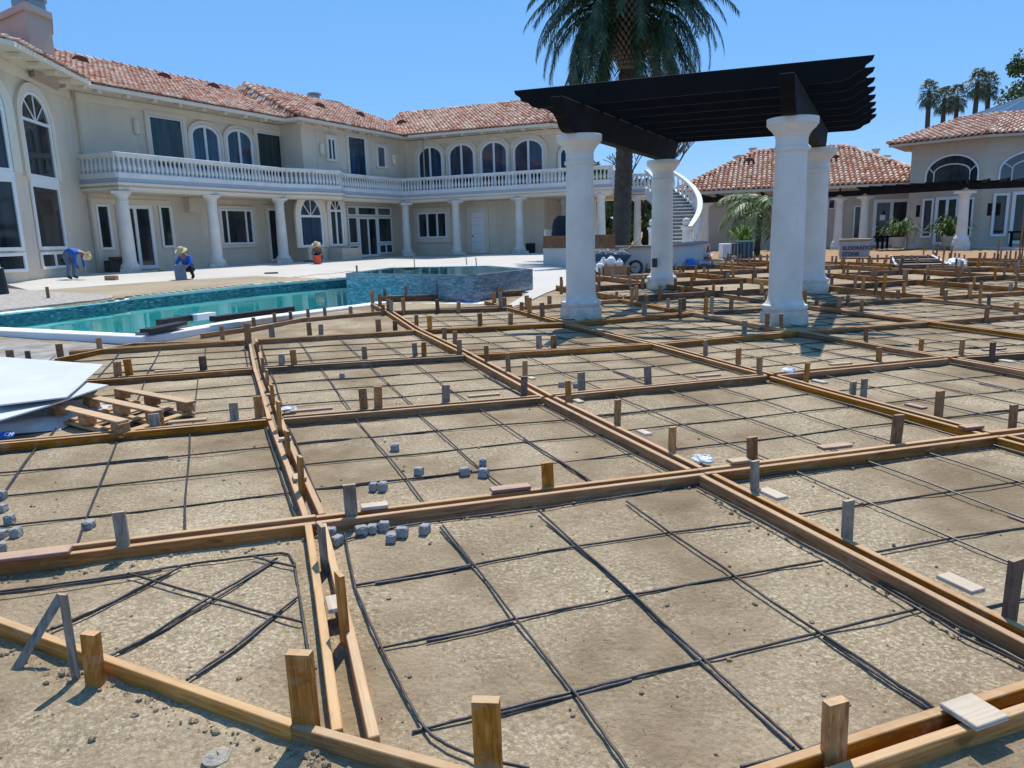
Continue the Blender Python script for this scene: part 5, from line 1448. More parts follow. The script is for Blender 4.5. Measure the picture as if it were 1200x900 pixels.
# ================================================================== VEGETATION
def leafmat(name, c1, c2, c3, sc_=1.5):
    m = mat(name, c1, .55, 0, .35); t = NT(m); v = t.coord()
    t.color(t.ramp(t.noise(v, sc_, 4, .7), [(.3, c1), (.5, c2), (.75, c3)])); 
    return m
PALM = leafmat('palm_leaf', (.012, .024, .011), (.035, .055, .02), (.13, .155, .055), 3); PALM.node_tree.nodes['Principled BSDF'].inputs['Roughness'].default_value = .38
PALMD = leafmat('palm_leaf_dry', (.06, .05, .03), (.12, .10, .055), (.2, .17, .1), 3)
FANL = leafmat('fan_palm_leaf', (.02, .045, .025), (.07, .10, .045), (.26, .24, .13), 1.2)
TREEL = leafmat('tree_leaf', (.03, .06, .015), (.08, .13, .03), (.18, .22, .07), 1.2)
LIME = leafmat('lime_leaf', (.04, .10, .012), (.12, .22, .02), (.26, .36, .05), 4)
GREY = leafmat('shrub_leaf', (.02, .04, .015), (.06, .09, .03), (.14, .17, .06), 3)
BARK = dirty('palm_bark', (.10, .075, .055), .95, .5, 4, .9, 14)
BARKB = dirty('bark', (.13, .10, .08), .95, .4, 3, .9, 18)
def pinnate(mb, base, az, el, L, droop, nl=34, ll=.5, lw=.035, sag=.55, curl=0.0):
    pts = []; p = V(base); e = el; N = 12
    h = V((math.sin(az), math.cos(az), 0)); s_ = V((h.y, -h.x, 0))
    for k in range(N+1):
        pts.append(p.copy()); d = h*math.cos(e)+V((0, 0, math.sin(e))); p = p+d*(L/N)+s_*curl*L/N*(k/N); e -= droop/N*(1.35-.5*k/N)
    mb.tube(pts, .035*L/4+.008, 4, .006)
    for k in range(nl):
        f = .12+.88*(k+.5)/nl; x = f*N; i = min(N-1, int(x)); q = pts[i].lerp(pts[i+1], x-i); d = (pts[i+1]-pts[i]).normalized()
        l = ll*(.55+.75*math.sin(math.pi*min(1, f*.85+.12)))*random.uniform(.85, 1.1)
        for sg in (-1, 1):
            o_ = (s_*sg*random.uniform(.6, .85)+d*random.uniform(.55, .8)+V((0, 0, random.uniform(-sag, -sag*.1)))).normalized()
            m1 = q+o_*l*.5; tip = q+o_*l+V((0, 0, -l*.16)); w = d*lw
            b0 = len(mb.v); mb.v += [q-w*.5, q+w*.5, m1+w*.5, m1-w*.5, tip]; mb.f += [(b0, b0+1, b0+2, b0+3), (b0+3, b0+2, b0+4)]; mb.mi += [mb.cur]*2
# tall date palm
pb = atY(727, 288, 33.0); pt_ = atY(737, 40, 33.0)
palm = empty('date_palm', (pb.x, pb.y, .55), 'tall date palm with a huge drooping crown behind the pergola', 'palm tree')
mb = MB(); prof = []
Hh = pt_.z-.55; n = 90
for k in range(n+1):
    f = k/n; r = .40-.08*f + (.02 if k % 2 else -.012)
    if f < .06: r += .06*(1-f/.06)
    prof.append((r, f*Hh*.93))
mb.lathe((pb.x, pb.y, .55), prof, 20)
sh = (pt_.x-pb.x)
for v in mb.v: v.x += sh*(v.z-.55)/Hh
autosm(mb.build('trunk', BARK, palm), 70)
mb = MB(); bot = .55+Hh*.90
SKIRT = dirty('cut_frond_bases', (.24, .165, .10), .95, .4, 5, .8, 14)
for ring_ in range(15):
    z = bot-.5+ring_*.17; rr = .36+.40*math.sin(min(1, ring_/9)*1.57)
    for k in range(20):
        a_ = 2*math.pi*(k+.5*(ring_ % 2))/20; d = V((math.cos(a_), math.sin(a_), 0)); t = V((-d.y, d.x, 0)); c = V((pt_.x, pt_.y, z))+d*(rr-.05)
        mb.obox(c-t*.06, t*.12, d*.13+V((0, 0, .10)), V((0, 0, .085)))
mb.build('cut_frond_bases', SKIRT, palm)
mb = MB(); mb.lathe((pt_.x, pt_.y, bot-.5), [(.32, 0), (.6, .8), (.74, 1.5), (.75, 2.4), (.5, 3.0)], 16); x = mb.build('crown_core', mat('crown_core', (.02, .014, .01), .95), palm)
mb = MB(); ctr = V((pt_.x, pt_.y, bot+2.0)); random.seed(11)
for k in range(150):
    u = (k+.5)/150; el = R(78)-u*R(112); az = k*2.39996+random.uniform(-.15, .15)
    if el < R(12) and abs(((math.degrees(az) % 360)-192+180) % 360-180) < 13: continue
    L = 4.6*random.uniform(.9, 1.08)*(.93+.1*u); dr = R(80+34*u)+random.uniform(-.15, .2)
    if el < R(-18): dr = R(62)
    mb.cur = 1 if (u > .93 and random.random() < .4) else 0
    pinnate(mb, ctr+V((math.sin(az)*.5, math.cos(az)*.5, 1.0-u*2.0)), az, el, L, dr, 58, .50, .055, .7, random.uniform(-.15, .15))
mb.build('crown', [PALM, PALMD], palm)
# fan palms
def fanleaf(mb, base, az, el, L, R_, n=15):
    h = V((math.sin(az), math.cos(az), 0)); d = h*math.cos(el)+V((0, 0, math.sin(el))); q = base+d*L; q.z -= .12*L
    mb.tube([base, base+d*L*.5+V((0, 0, .05)), q], .02, 3)
    s_ = V((h.y, -h.x, 0)); d2 = (h*math.cos(el-.5)+V((0, 0, math.sin(el-.5)))).normalized(); nn_ = s_.cross(d2)
    for k in range(n):
        a = (k/(n-1)-.5)*R(230); o_ = d2*math.cos(a)+s_*math.sin(a); l = R_*random.uniform(.8, 1.05); w = (s_*math.cos(a)-d2*math.sin(a))*R_*.085
        m1 = q+o_*l*.55; tip = q+o_*l+V((0, 0, -l*random.uniform(.25, .6)))
        b0 = len(mb.v); mb.v += [q, m1-w, m1+w, tip]; mb.f += [(b0, b0+1, b0+2), (b0+1, b0+3, b0+2)]; mb.mi += [mb.cur]*2
FP = [(1089, 107, 92, 'leftmost of the five tall fan palms', .85), (1107, 115, 96, 'second from left of the five tall fan palms', .95), (1122, 113, 100, 'middle one of the five tall fan palms, thinnest trunk', .95), (1146, 96, 92, 'fourth of the five fan palms, with a leaning trunk', .95), (1159, 98, 96, 'rightmost of the five tall fan palms', .9)]
BX_ = [1088, 1103, 1119, 1138, 1157]
for k, (x, y, D, l, sc_) in enumerate(FP):
    top = atY(x, y, D); bx = atY(BX_[k]-2, 200, D).x
    o = empty('fan_palm', (bx, D, 0), l, 'palm tree', 'fan palms on the skyline'); mb = MB(); mb.tube([V((bx, D, -.5)), V((top.x, D, top.z))], .36, 8, .26); mb.build('trunk', BARK, o)
    mb = MB(); random.seed(20+k)
    for i in range(44):
        u = i/44; fanleaf(mb, top+V((0, 0, .4-u*1.3)), i*2.4, R(80)-u*R(125), random.uniform(.75, 1.15)*sc_, random.uniform(.65, .95)*sc_, 11)
    mb.build('crown', FANL, o)
# foliage trees
def tree(name, base, h, rx, rz, label, m=TREEL, n=9000, leaf=.16, cz=None, group=None, clumps=34, seed=1, trunk_r=.3, limbs=8):
    rr = random.Random(seed); o = empty(name, base, label, 'tree', group); b = V(base); cz = cz or h-rz
    mb = MB(); mb.tube([b-V((0, 0, .3)), b+V((.1, 0, h*.25)), b+V((-.1, .1, h*.5))], trunk_r, 9, trunk_r*.6)
    C = []
    for k in range(clumps):
        a = rr.uniform(0, 6.283); e = rr.uniform(-1, 1); q = rr.random()**.4
        C.append((b+V((rx*q*math.cos(a)*math.sqrt(1-e*e*.8), rx*q*math.sin(a)*math.sqrt(1-e*e*.8), cz+rz*q*e)), rx*rr.uniform(.16, .34)))
    for k in range(limbs):
        c = C[k][0]; s0 = b+V((0, 0, h*rr.uniform(.3, .5))); mb.tube([s0, s0.lerp(c, .5)+V((0, 0, -.2)), c], trunk_r*.4, 5, trunk_r*.08)
    mb.build('trunk', BARKB, o)
    mb = MB()
    for k in range(n):
        c, r = rr.choice(C); d = V((rr.gauss(0, 1), rr.gauss(0, 1), rr.gauss(0, .8))); d = d.normalized()*r*rr.random()**.33
        p = c+d; nn_ = V((rr.uniform(-1, 1), rr.uniform(-1, 1), rr.uniform(-.4, 1))).normalized(); t = nn_.orthogonal().normalized(); u_ = nn_.cross(t); l = leaf*rr.uniform(.6, 1.3)
        b0 = len(mb.v); mb.v += [p-t*l, p+u_*l*.55, p+t*l, p-u_*l*.55]; mb.f.append((b0, b0+1, b0+2, b0+3)); mb.mi.append(0)
    mb.build('crown', m, o); return o
q = atY(1236, 130, 62); tree('leafy_tree', (q.x, 62, 0), 15.2, 4.2, 5.0, 'big light green tree cut by the right edge behind the pool house', TREEL, 26000, .13, 10.6, None, 60, 4)
TB = [(706, 203, 70, 4.5, 2.6, 'low dark tree between the first pergola column and the palm'), (692, 200, 66, 2.6, 2.4, 'dark treetop tucked against the first pergola column'), (880, 214, 75, 3, 2, 'low tree behind the staircase handrail')]
for k, (x, y, D, rx, rz, l) in enumerate(TB):
    q = atY(x, y-12 if k < 2 else 226, D); tree('background_tree', (q.x, D, 0), q.z, rx, rz, l, GREY if k == 0 else TREEL, 4500, .2, None, 'trees behind the villa terrace', 20, 30+k)
# dark garden seen under the terrace
for k, (x, D, hh) in enumerate(((700, 60, 5), (722, 62, 5), (748, 60, 5), (772, 63, 5.2), (795, 64, 4.0))):
    q = atY(x, 262, D); tree('garden_shrub', (q.x, D, .5), hh, 2.0, 2.4, ['dark shrub seen through the terrace left of the square pillar', 'dark shrub behind the terrace just left of the palm trunk', 'dark shrub behind the terrace right of the palm trunk', 'dark shrub behind the white newel post', 'dark shrub behind the stair foot'][k], TREEL, 3000, .2, 2.4, 'garden shrubs beyond the terrace', 20, 60+k, .15, 4)
# bare tree
o = empty('bare_tree', (atY(757, 200, 62).x, 62, .5), 'leafless tree with forked grey branches between palm trunk and second column', 'tree'); mb = MB(); random.seed(5)
def branch(p, d, L, r, dep):
    q = p+d*L; mb.tube([p, p.lerp(q, .5)+V((random.uniform(-.06, .06)*L, 0, 0)), q], r, 5, r*.6)
    if dep > 0:
        for k in range(random.choice((2, 3))): branch(q, (d+V((random.uniform(-.7, .7), random.uniform(-.4, .4), random.uniform(-.1, .4)))).normalized(), L*random.uniform(.6, .8), r*.6, dep-1)
bs = V(o.location)
branch(bs, V((-.02, 0, 1)), 3.2, .3, 5); branch(bs+V((1.2, 0, 0)), V((.1, 0, 1)), 3.6, .25, 5); mb.build('trunk', BARKB, o)
# small palm by the pool house with drooping fronds
q = atY(887, 294, 35.5); o = empty('small_palm', (q.x, q.y, .35), 'short palm with brown trunk and arching fronds left of the big white columns', 'palm tree')
mb = MB(); tz_ = atY(889, 247, 35.5).z; mb.tube([V((q.x, q.y, .2)), V((q.x+.02, q.y, 1.2)), V((q.x+.12, q.y, tz_-.1))], .17, 10, .11); mb.build('trunk', BARK, o)
mb = MB(); random.seed(3); PG = leafmat('small_palm_leaf', (.04, .07, .02), (.13, .19, .06), (.40, .44, .24), 3)
for k in range(17):
    az = k*2.4; pinnate(mb, V((q.x+.12, q.y, tz_)), az, R(76-4*k), random.uniform(2.0, 2.5), R(95), 34, .8, .05, .8)
mb.build('crown', PG, o)
GREY2 = leafmat('strap_leaf', (.05, .09, .02), (.14, .20, .05), (.30, .36, .10), 4)
def bush(x, yb, D, n, L, m, label, cat, pot=None, name='leafy_plant', zb=None):
    q = atY(x, yb, D); z = zb if zb is not None else q.z; o = empty(name, (q.x, D, z), label, cat)
    if pot:
        mb = MB(); mb.lathe((q.x, D, z), [(pot*.7, 0), (pot, .1), (pot*.9, .3), (pot*1.15, .5), (pot*1.2, .6), (pot*.9, .6)], 14); autosm(mb.build('pot', STUCCO_R, o))
    mb = MB(); z2 = z+(.6 if pot else 0)
    for k in range(n):
        az = k*2.4; el = R(random.uniform(15, 85)); h = V((math.sin(az), math.cos(az), 0)); d = h*math.cos(el)+V((0, 0, math.sin(el))); l = L*random.uniform(.6, 1.1); s_ = V((h.y, -h.x, 0))*l*.055
        p0 = V((q.x, D, z2)); p1 = p0+d*l*.55; p2 = p0+d*l*.85+h*l*.15; p3 = p2+h*l*.2-V((0, 0, l*.25)); b0 = len(mb.v)
        mb.v += [p0-s_*.5, p0+s_*.5, p1+s_, p1-s_, p2+s_*.7, p2-s_*.7, p3]; mb.f += [(b0, b0+1, b0+2, b0+3), (b0+3, b0+2, b0+4, b0+5), (b0+5, b0+4, b0+6)]; mb.mi += [0]*3
    mb.build('leaves', m, o); return o
bush(872, 283, 33.5, 70, 1.0, LIME, 'bright lime green plant standing behind the crates', 'plant', None, zb=1.0)
bush(1052, 287, 39.5, 120, 1.15, GREY2, 'green spiky plant in a stone pot, left one by the long bench', 'plant', .32, 'potted_plant', zb=.46)
bush(1111, 287, 38.2, 120, 1.2, GREY2, 'green spiky plant in a stone pot, right one beside the veranda column', 'plant', .32, 'potted_plant', zb=.46)
# ================================================================== PEOPLE
def person(loc, rz, J, E, groups, label, skinrad, hat=None, scale=1.0):
    import bmesh
    root = empty('person', loc, label, 'person', rz=rz); WORLD[root.name] = V(loc)
    names = list(J); me = bpy.data.meshes.new('body'); me.from_pydata([J[n] for n in names], [(names.index(a), names.index(b)) for a, b in E], [])
    tmp = bpy.data.objects.new('tmp', me); COL.objects.link(tmp)
    sk = tmp.modifiers.new('s', 'SKIN'); sd = tmp.modifiers.new('d', 'SUBSURF'); sd.levels = 2; sd.render_levels = 2
    for i, n in enumerate(names):
        v = me.skin_vertices[0].data[i]; r = skinrad[n]; v.radius = (r, r) if not isinstance(r, tuple) else r; v.use_root = (n == 'pelvis')
    dg = bpy.context.evaluated_depsgraph_get(); m2 = bpy.data.meshes.new_from_object(tmp.evaluated_get(dg)); bpy.data.objects.remove(tmp)
    mats = [SKIN]+[g[0] for g in groups]
    for m in mats: m2.materials.append(m)
    segs = [(V(J[a]), V(J[b]), k+1) for k, g in enumerate(groups) for a, b in g[1]]
    segs += [(V(J[a]), V(J[b]), 0) for a, b in E if not any((a, b) in g[1] for g in groups)]
    for p in m2.polygons:
        best = 1e9; mi = 0
        for a, b, k in segs:
            ab = b-a; t = max(0, min(1, (p.center-a).dot(ab)/max(1e-6, ab.length_squared))); d = (a+ab*t-p.center).length
            if d < best: best = d; mi = k
        p.material_index = mi; p.use_smooth = True
    m2.name = 'body'; o = bpy.data.objects.new('body', m2); COL.objects.link(o); o.parent = root
    if hat:
        c, tilt, br = hat; mb = MB(); mb.lathe((0, 0, 0), [(br, -.02), (br*.98, 0), (.11, .02), (.105, .09), (.07, .125), (.02, .13)], 18)
        me = bpy.data.meshes.new('hat'); me.from_pydata(mb.v, [], mb.f); me.materials.append(STRAW); h = bpy.data.objects.new('hat', me); COL.objects.link(h); h.parent = root; h.location = c; h.rotation_euler = tilt; autosm(h, 50)
    return root
RAD = dict(pelvis=.155, waist=.145, chest=.17, neck=.06, head=.10, crown=.085)
for s_ in 'lr': RAD.update({'hip'+s_: .11, 'knee'+s_: .075, 'ankle'+s_: .052, 'toe'+s_: .045, 'sho'+s_: .075, 'elb'+s_: .05, 'wri'+s_: .036, 'hand'+s_: .042})
EDG = [('pelvis', 'waist'), ('waist', 'chest'), ('chest', 'neck'), ('neck', 'head'), ('head', 'crown')]
for s_ in 'lr': EDG += [('pelvis', 'hip'+s_), ('hip'+s_, 'knee'+s_), ('knee'+s_, 'ankle'+s_), ('ankle'+s_, 'toe'+s_), ('chest', 'sho'+s_), ('sho'+s_, 'elb'+s_), ('elb'+s_, 'wri'+s_), ('wri'+s_, 'hand'+s_)]
SHIRT = [('pelvis', 'waist'), ('waist', 'chest')]+[e for s_ in 'lr' for e in (('chest', 'sho'+s_), ('sho'+s_, 'elb'+s_), ('elb'+s_, 'wri'+s_))]
PANTS = [e for s_ in 'lr' for e in (('pelvis', 'hip'+s_), ('hip'+s_, 'knee'+s_), ('knee'+s_, 'ankle'+s_))]
SHOES = [('ankle'+s_, 'toe'+s_) for s_ in 'lr']
def bi(d):  # mirror
    out = {}
    for k, v in d.items():
        if k.endswith('*'): out[k[:-1]+'l'] = v; out[k[:-1]+'r'] = (v[0], -v[1], v[2])
        else: out[k] = v
    return out
p = gp(86, 327)
J1 = bi({'pelvis': (-.12, 0, .88), 'waist': (.05, 0, .98), 'chest': (.30, 0, .95), 'neck': (.46, 0, .87), 'head': (.54, 0, .80), 'crown': (.60, 0, .73), 'hip*': (-.12, .10, .82), 'knee*': (.0, .13, .46), 'ankle*': (-.08, .14, .08), 'toe*': (.08, .15, .04), 'sho*': (.33, .18, .88), 'elb*': (.30, .21, .60), 'wri*': (.36, .15, .36), 'hand*': (.40, .12, .27)})
person(p, R(-8), J1, EDG, [(BLUE, SHIRT), (JEANS, PANTS), (DARKCLOTH, SHOES)], 'worker in a blue shirt and jeans bending over the white slab at the far left', RAD, ((.63, 0, .76), (0, R(125), 0), .17))
p = gp(221, 327)
J2 = bi({'pelvis': (-.18, 0, .34), 'waist': (-.08, 0, .52), 'chest': (.06, 0, .70), 'neck': (.16, 0, .82), 'head': (.23, 0, .87), 'crown': (.27, 0, .95), 'hip*': (-.16, .11, .33), 'knee*': (.18, .2, .42), 'ankle*': (.0, .2, .08), 'toe*': (.14, .22, .04), 'sho*': (.07, .2, .72), 'elb*': (.2, .28, .52), 'wri*': (.36, .2, .42), 'hand*': (.42, .17, .40)})
person(p, R(-100), J2, EDG, [(BLUE, SHIRT), (DARKCLOTH, PANTS), (DARKCLOTH, SHOES)], 'worker in blue squatting under a wide straw hat and tilting a grey bucket', RAD, ((.26, 0, .97), (0, R(28), 0), .21))
pf = p+V((-.05, -.55, 0)); mb = MB(); GP = dirty('grey_plastic', (.24, .25, .27), .7, .3, 5)
a = pf+V((-.26, -.1, .0)); mb.obox(pf+V((-.14, -.05, .02)), V((.36, .03, 0)), V((.02, .05, 0)), V((-.12, .22, .46))); mb.obox(pf+V((-.30, .16, .46)), V((.42, .02, 0)), V((0, .08, 0)), V((0, .0, .03)))
tag(mb.build('mixing_tub', GP, origin=pf, bevel=.01), 'grey tub tilted up in front of the squatting worker', 'tub')
p = gz(374, 308.5, .6)
p = gp(374, 309)
J3 = bi({'pelvis': (-.2, 0, .30), 'waist': (-.12, 0, .50), 'chest': (.03, 0, .68), 'neck': (.12, 0, .80), 'head': (.2, 0, .84), 'crown': (.23, 0, .92), 'hip*': (-.17, .11, .30), 'knee*': (.22, .16, .48), 'ankle*': (.12, .15, .08), 'toe*': (.28, .16, .04), 'sho*': (.04, .19, .70), 'elb*': (.18, .25, .50), 'wri*': (.32, .14, .34), 'hand*': (.38, .10, .30)})
person(p, R(-95), J3, EDG, [(dirty('tan_shirt', (.30, .20, .12), .9, .2, 8), SHIRT), (mat('navy', (.02, .05, .13), .9), PANTS), (DARKCLOTH, SHOES)], 'crouching worker in tan shirt, navy trousers and straw hat beside the orange bucket', RAD, ((.24, 0, .94), (0, R(30), 0), .22))
ORANGE = mat('orange_plastic', (.75, .08, .02), .45)
def bucket(x, yb, D, r, h, label):
    q = gp(x, yb); mb = MB(); mb.lathe(q, [(r*.82, 0), (r*.97, h*.9), (r*1.05, h*.91), (r*1.05, h), (r*.95, h), (r*.8, .05)], 18); e = empty('bucket', q, label, 'bucket'); autosm(mb.build('pail', ORANGE, e), 35)
    mb = MB(); mb.tube([q+V((r*1.06*math.cos(a/10*3.14), -.02-r*.45*math.sin(a/10*3.14), h-.03-r*.9*math.sin(a/10*3.14))) for a in range(11)], .008, 4); mb.build('handle', BLACKP, e)
bucket(352, 305.5, 0, .2, .42, 'red-orange bucket standing left of the crouching worker'); bucket(372.5, 309.5, 0, .19, .42, 'orange bucket directly in front of the crouching worker')
mb = MB(); q = gp(362, 306.5); mb.lathe(q, [(.28, 0), (.3, .05), (.1, .07)], 12); tag(mb.build('rubber_mat', BLACKP, origin=q), 'flat black rubber disc between the two orange buckets', 'mat')
# ================================================================== SMALL THINGS
def label_text(txt, loc, rot, size, m, parent=None, name='lettering'):
    cu = bpy.data.curves.new(name, 'FONT'); cu.body = txt; cu.size = size; cu.extrude = .002; cu.offset = size*.02; t = bpy.data.objects.new(name, cu); COL.objects.link(t); bpy.context.view_layer.update()
    dg = bpy.context.evaluated_depsgraph_get(); me = bpy.data.meshes.new_from_object(t.evaluated_get(dg)); bpy.data.objects.remove(t); me.materials.clear(); me.materials.append(m)
    o = bpy.data.objects.new(name, me); COL.objects.link(o); o.location = loc; o.rotation_euler = rot
    if parent: o.parent = parent; o.location = V(loc)-WORLD[parent.name]
    return o
# wrapped block pallet with lettering
q0 = gz(983.5, 301.5, .42); q1 = gz(1019, 301, .42); d = (q1-q0); zt_ = atY(984, 282.5, q0.y).z; nb_ = V((-d.y, d.x, 0)).normalized()
e = empty('stone_pallet', q0, 'white wrapped pallet of stone veneer with dark lettering in front of the pool house', 'pallet of stone'); mb = MB(); mb.obox(V((q0.x, q0.y, .42)), d, nb_*.95, V((0, 0, zt_-.42))); mb.build('wrapped_load', dirty('carton', (.40, .37, .38), .8, .15, 3), e, bevel=.03)
mb = MB(); mb.obox(V((q0.x, q0.y, zt_))-d*.02-nb_*.03, d*1.06, nb_*1.0, V((0, 0, .07))); mb.build('top_board', PLATE_T, e)
INK = mat('ink', (.02, .015, .03), .8)
rz_ = math.atan2(d.y, d.x)
fs_ = d.length
f0 = q0+d*.09-nb_*.06
label_text('ELDORADO', (f0.x, f0.y, zt_-.36), (R(90), 0, rz_), fs_*.175, INK, e); label_text('STONE', (f0.x, f0.y, zt_-.60), (R(90), 0, rz_), fs_*.175, INK, e)
mb = MB(); c = q0+d*.76-nb_*.04; c.z = .75
for k in (-1, 0, 1): mb.obox(c+d*(.05*k)-V((0, 0, .08-.03*abs(k))), d*.035, -nb_*.006, V((0, 0, .16-.06*abs(k))))
mb.build('logo_mark', GREYBAND, e)
# pallet of dark tiles and AC-like crates
def crate(x0, x1, yt, yb, D, m, label, name='crate', slats=0, dep=.7, m2=None):
    a = atY(x0, yb, D); b = atY(x1, yb, D); zt2 = atY(x0, yt, D).z; zb2 = .36
    e = empty(name, (a.x, D, zb2), label, name.replace('_', ' ')); mb = MB(); mb.box(((a.x+b.x)/2, D+dep/2, (zb2+zt2)/2), (b.x-a.x, dep, zt2-zb2)); mb.build('case', m, e, bevel=.02)
    mb = MB()
    for k in range(slats): xx = a.x+(b.x-a.x)*(k+.5)/slats; mb.box((xx, D-.012, (zb2+zt2)/2), ((b.x-a.x)/slats*.35, .02, (zt2-zb2)*.85))
    if slats: mb.build('grille', m2 or FRAME, e)
    mb = MB(); mb.box(((a.x+b.x)/2, D+dep/2, zb2-.05), (b.x-a.x+.1, dep+.1, .1)); mb.build('base', WB_G, e)
crate(846.5, 857, 285.5, 302, 31.2, FRAME, 'white slatted metal cabinet on the dirt, left of the dark crates', 'metal_cabinet', 5, .6, GREYBAND)
crate(858, 866, 285, 302, 31.4, mat('dark_blue', (.02, .05, .09), .5), 'narrow dark blue crate in the middle of the row on the dirt', 'storage_crate', 2, .7, mat('tan_strap', (.3, .2, .12), .8))
crate(867, 882.5, 282.5, 302, 31.4, mat('blue_crate', (.03, .12, .18), .5), 'larger blue-black crate with pale lid on the dirt', 'storage_crate', 3, .7, BLACKP)
q = gd(855, 304.5); mb = MB(); mb.box(q+V((0, 0, .07)), (.45, .3, .16)); tag(mb.build('concrete_block', BLOCKM, origin=q, bevel=.015), 'grey concrete block lying in front of the white cabinet', 'block')
# traffic cone
q = gz(829.5, 309.5, .45); e = empty('traffic_cone', q, 'orange traffic cone with white band by the end of the curved wall', 'cone')
mb = MB(); hh = atY(829, 289.5, q.y).z-q.z; mb.box(q+V((0, 0, .02)), (.42, .42, .04)); mb.lathe(q+V((0, 0, .04)), [(.17, 0), (.115, hh*.38)], 14); mb.lathe(q+V((0, 0, .04)), [(.078, hh*.62), (.03, hh)], 14); mb.build('cone_body', ORANGE, e)
mb = MB(); mb.lathe(q+V((0, 0, .04)), [(.1145, hh*.38), (.0785, hh*.62)], 14); mb.build('reflective_band', FRAME, e)
# blue tarpaulin
q = gz(817, 313.5, .50); mb = MB(); N = 26
for i in range(N+1):
    for j in range(9):
        u = i/N; v = j/8; x = (u-.5)*1.5; y = (v-.5)*.8; z = .30*math.sin(math.pi*v)**.6*math.sin(math.pi*min(1, max(0, u)))**.5*(1.1-.5*u)+.10*noise.noise(V((x*3, y*3, 1)))+.05*noise.noise(V((x*9, y*9, 1))); mb.v.append(q+V((x, y*1.0-.1*x, max(-.02, z))))
for i in range(N):
    for j in range(8): a = i*9+j; mb.f.append((a, a+9, a+10, a+1)); mb.mi.append(0)
tag(mb.build('tarpaulin', mat('blue_tarp', (.005, .13, .42), .4), origin=q, smoothf=True), 'crumpled blue tarpaulin heaped at the foot of the curved wall', 'tarpaulin')
# wheelbarrow
q = gz(716, 322, .46); BLB = dirty('barrow_blue', (.01, .07, .17), .45, .3, 4)
e = empty('wheelbarrow', q, 'dark blue wheelbarrow full of rubble before the curved wall', 'wheelbarrow'); mb = MB()
T = [V(p_) for p_ in ((-.62, -.33, .62), (.55, -.36, .56), (.6, .36, .56), (-.62, .33, .62))]; B = [V(p_) for p_ in ((-.3, -.2, .3), (.32, -.2, .26), (.32, .2, .26), (-.3, .2, .3))]
mb.add([q+v for v in T+B], [(0, 1, 5, 4), (1, 2, 6, 5), (2, 3, 7, 6), (3, 0, 4, 7), (4, 5, 6, 7), (4, 5, 1, 0), (5, 6, 2, 1), (6, 7, 3, 2), (7, 4, 0, 3)]); mb.build('tray', BLB, e)
mb = MB()
for s_ in (-1, 1): mb.tube([q+V((-.95, s_*.28, .68)), q+V((-.3, s_*.22, .32)), q+V((.75, s_*.06, .2))], .022, 6); mb.tube([q+V((-.3, s_*.22, .3)), q+V((-.36, s_*.24, 0)), ], .018, 5)
mb.build('handle', WB, e); mb = MB(); mb.tube([q+V((.72+.19*math.cos(a/12*6.283), 0, .19+.19*math.sin(a/12*6.283))) for a in range(13)], .045, 6); mb.build('wheel', BLACKP, e)
mb = MB(); rnd = random.Random(8)
for k in range(60): mb.ball(q+V((rnd.uniform(-.5, .5), rnd.uniform(-.28, .28), .55+rnd.uniform(0, .14))), rnd.uniform(.03, .10), 5, 4, .8, .3)
tag(mb.build('rubble', dirty('rubble', (.4, .38, .36), .9, .5, 6), kind='stuff'), 'broken pale rubble heaped in the wheelbarrow', 'rubble')
mb = MB(); mb.obox(q+V((.35, .0, .6)), V((.5, .1, .38)), V((0, .1, 0)), V((0, 0, .03))); tag(mb.build('wooden_offcut', WB, origin=q), 'brown board sticking up out of the wheelbarrow', 'plank')
mb = MB(); q2 = gz(743, 318, .5); mb.obox(q2+V((-.25, .5, .12)), V((.9, -.1, .16)), V((0, .15, 0)), V((0, 0, .02))); tag(mb.build('trowel_board', FRAME, origin=q2), 'thin pale strip leaning on the curved wall right of the wheelbarrow', 'strip')
# cardboard box with white jugs
CARD = mat('cardboard', (.33, .19, .10), .85)
q = gd(720.5, 325); e = empty('cardboard_box', q, 'open brown cardboard box amid the far formwork', 'box'); w = .72; mb = MB()
for a, b, c_ in (((-w/2, -.25, 0), (w, 0, 0), (0, .02, 0)), ((-w/2, .25, 0), (w, 0, 0), (0, .02, 0)), ((-w/2, -.25, 0), (.02, 0, 0), (0, .5, 0)), ((w/2, -.25, 0), (.02, 0, 0), (0, .5, 0))): mb.obox(q+V(a), b, c_, (0, 0, .32))
mb.box(q+V((0, 0, .02)), (w, .5, .02)); mb.build('carton', CARD, e)
JUG = mat('white_jug', (.75, .74, .72), .45)
for k, (x, y, z, rr) in enumerate(((-.42, -.05, .28, .13), (-.1, .05, .42, .14), (.12, -.05, .36, .11), (-.3, .1, .42, .10))):
    mb = MB(); mb.ball(q+V((x, y, z)), rr, 10, 7, 1.1, .05); mb.lathe(q+V((x, y, z+rr*.8)), [(.04, 0), (.04, .06)], 8); tag(mb.build('plastic_jug', JUG, origin=q+V((x, y, z)), smoothf=True), ['white jug hanging at the left of the cardboard box', 'highest white jug in the middle of the cardboard box', 'small white jug at the right in the cardboard box', 'white jug left of the highest one in the cardboard box'][k], 'jug', 'white jugs in the cardboard box')
q = gd(694, 322); mb = MB(); mb.ball(q+V((0, 0, .12)), .45, 12, 8, .4, .15); tag(mb.build('rubbish_bag', DARKCLOTH, origin=q), 'black bag slumped left of the cardboard box', 'bag')
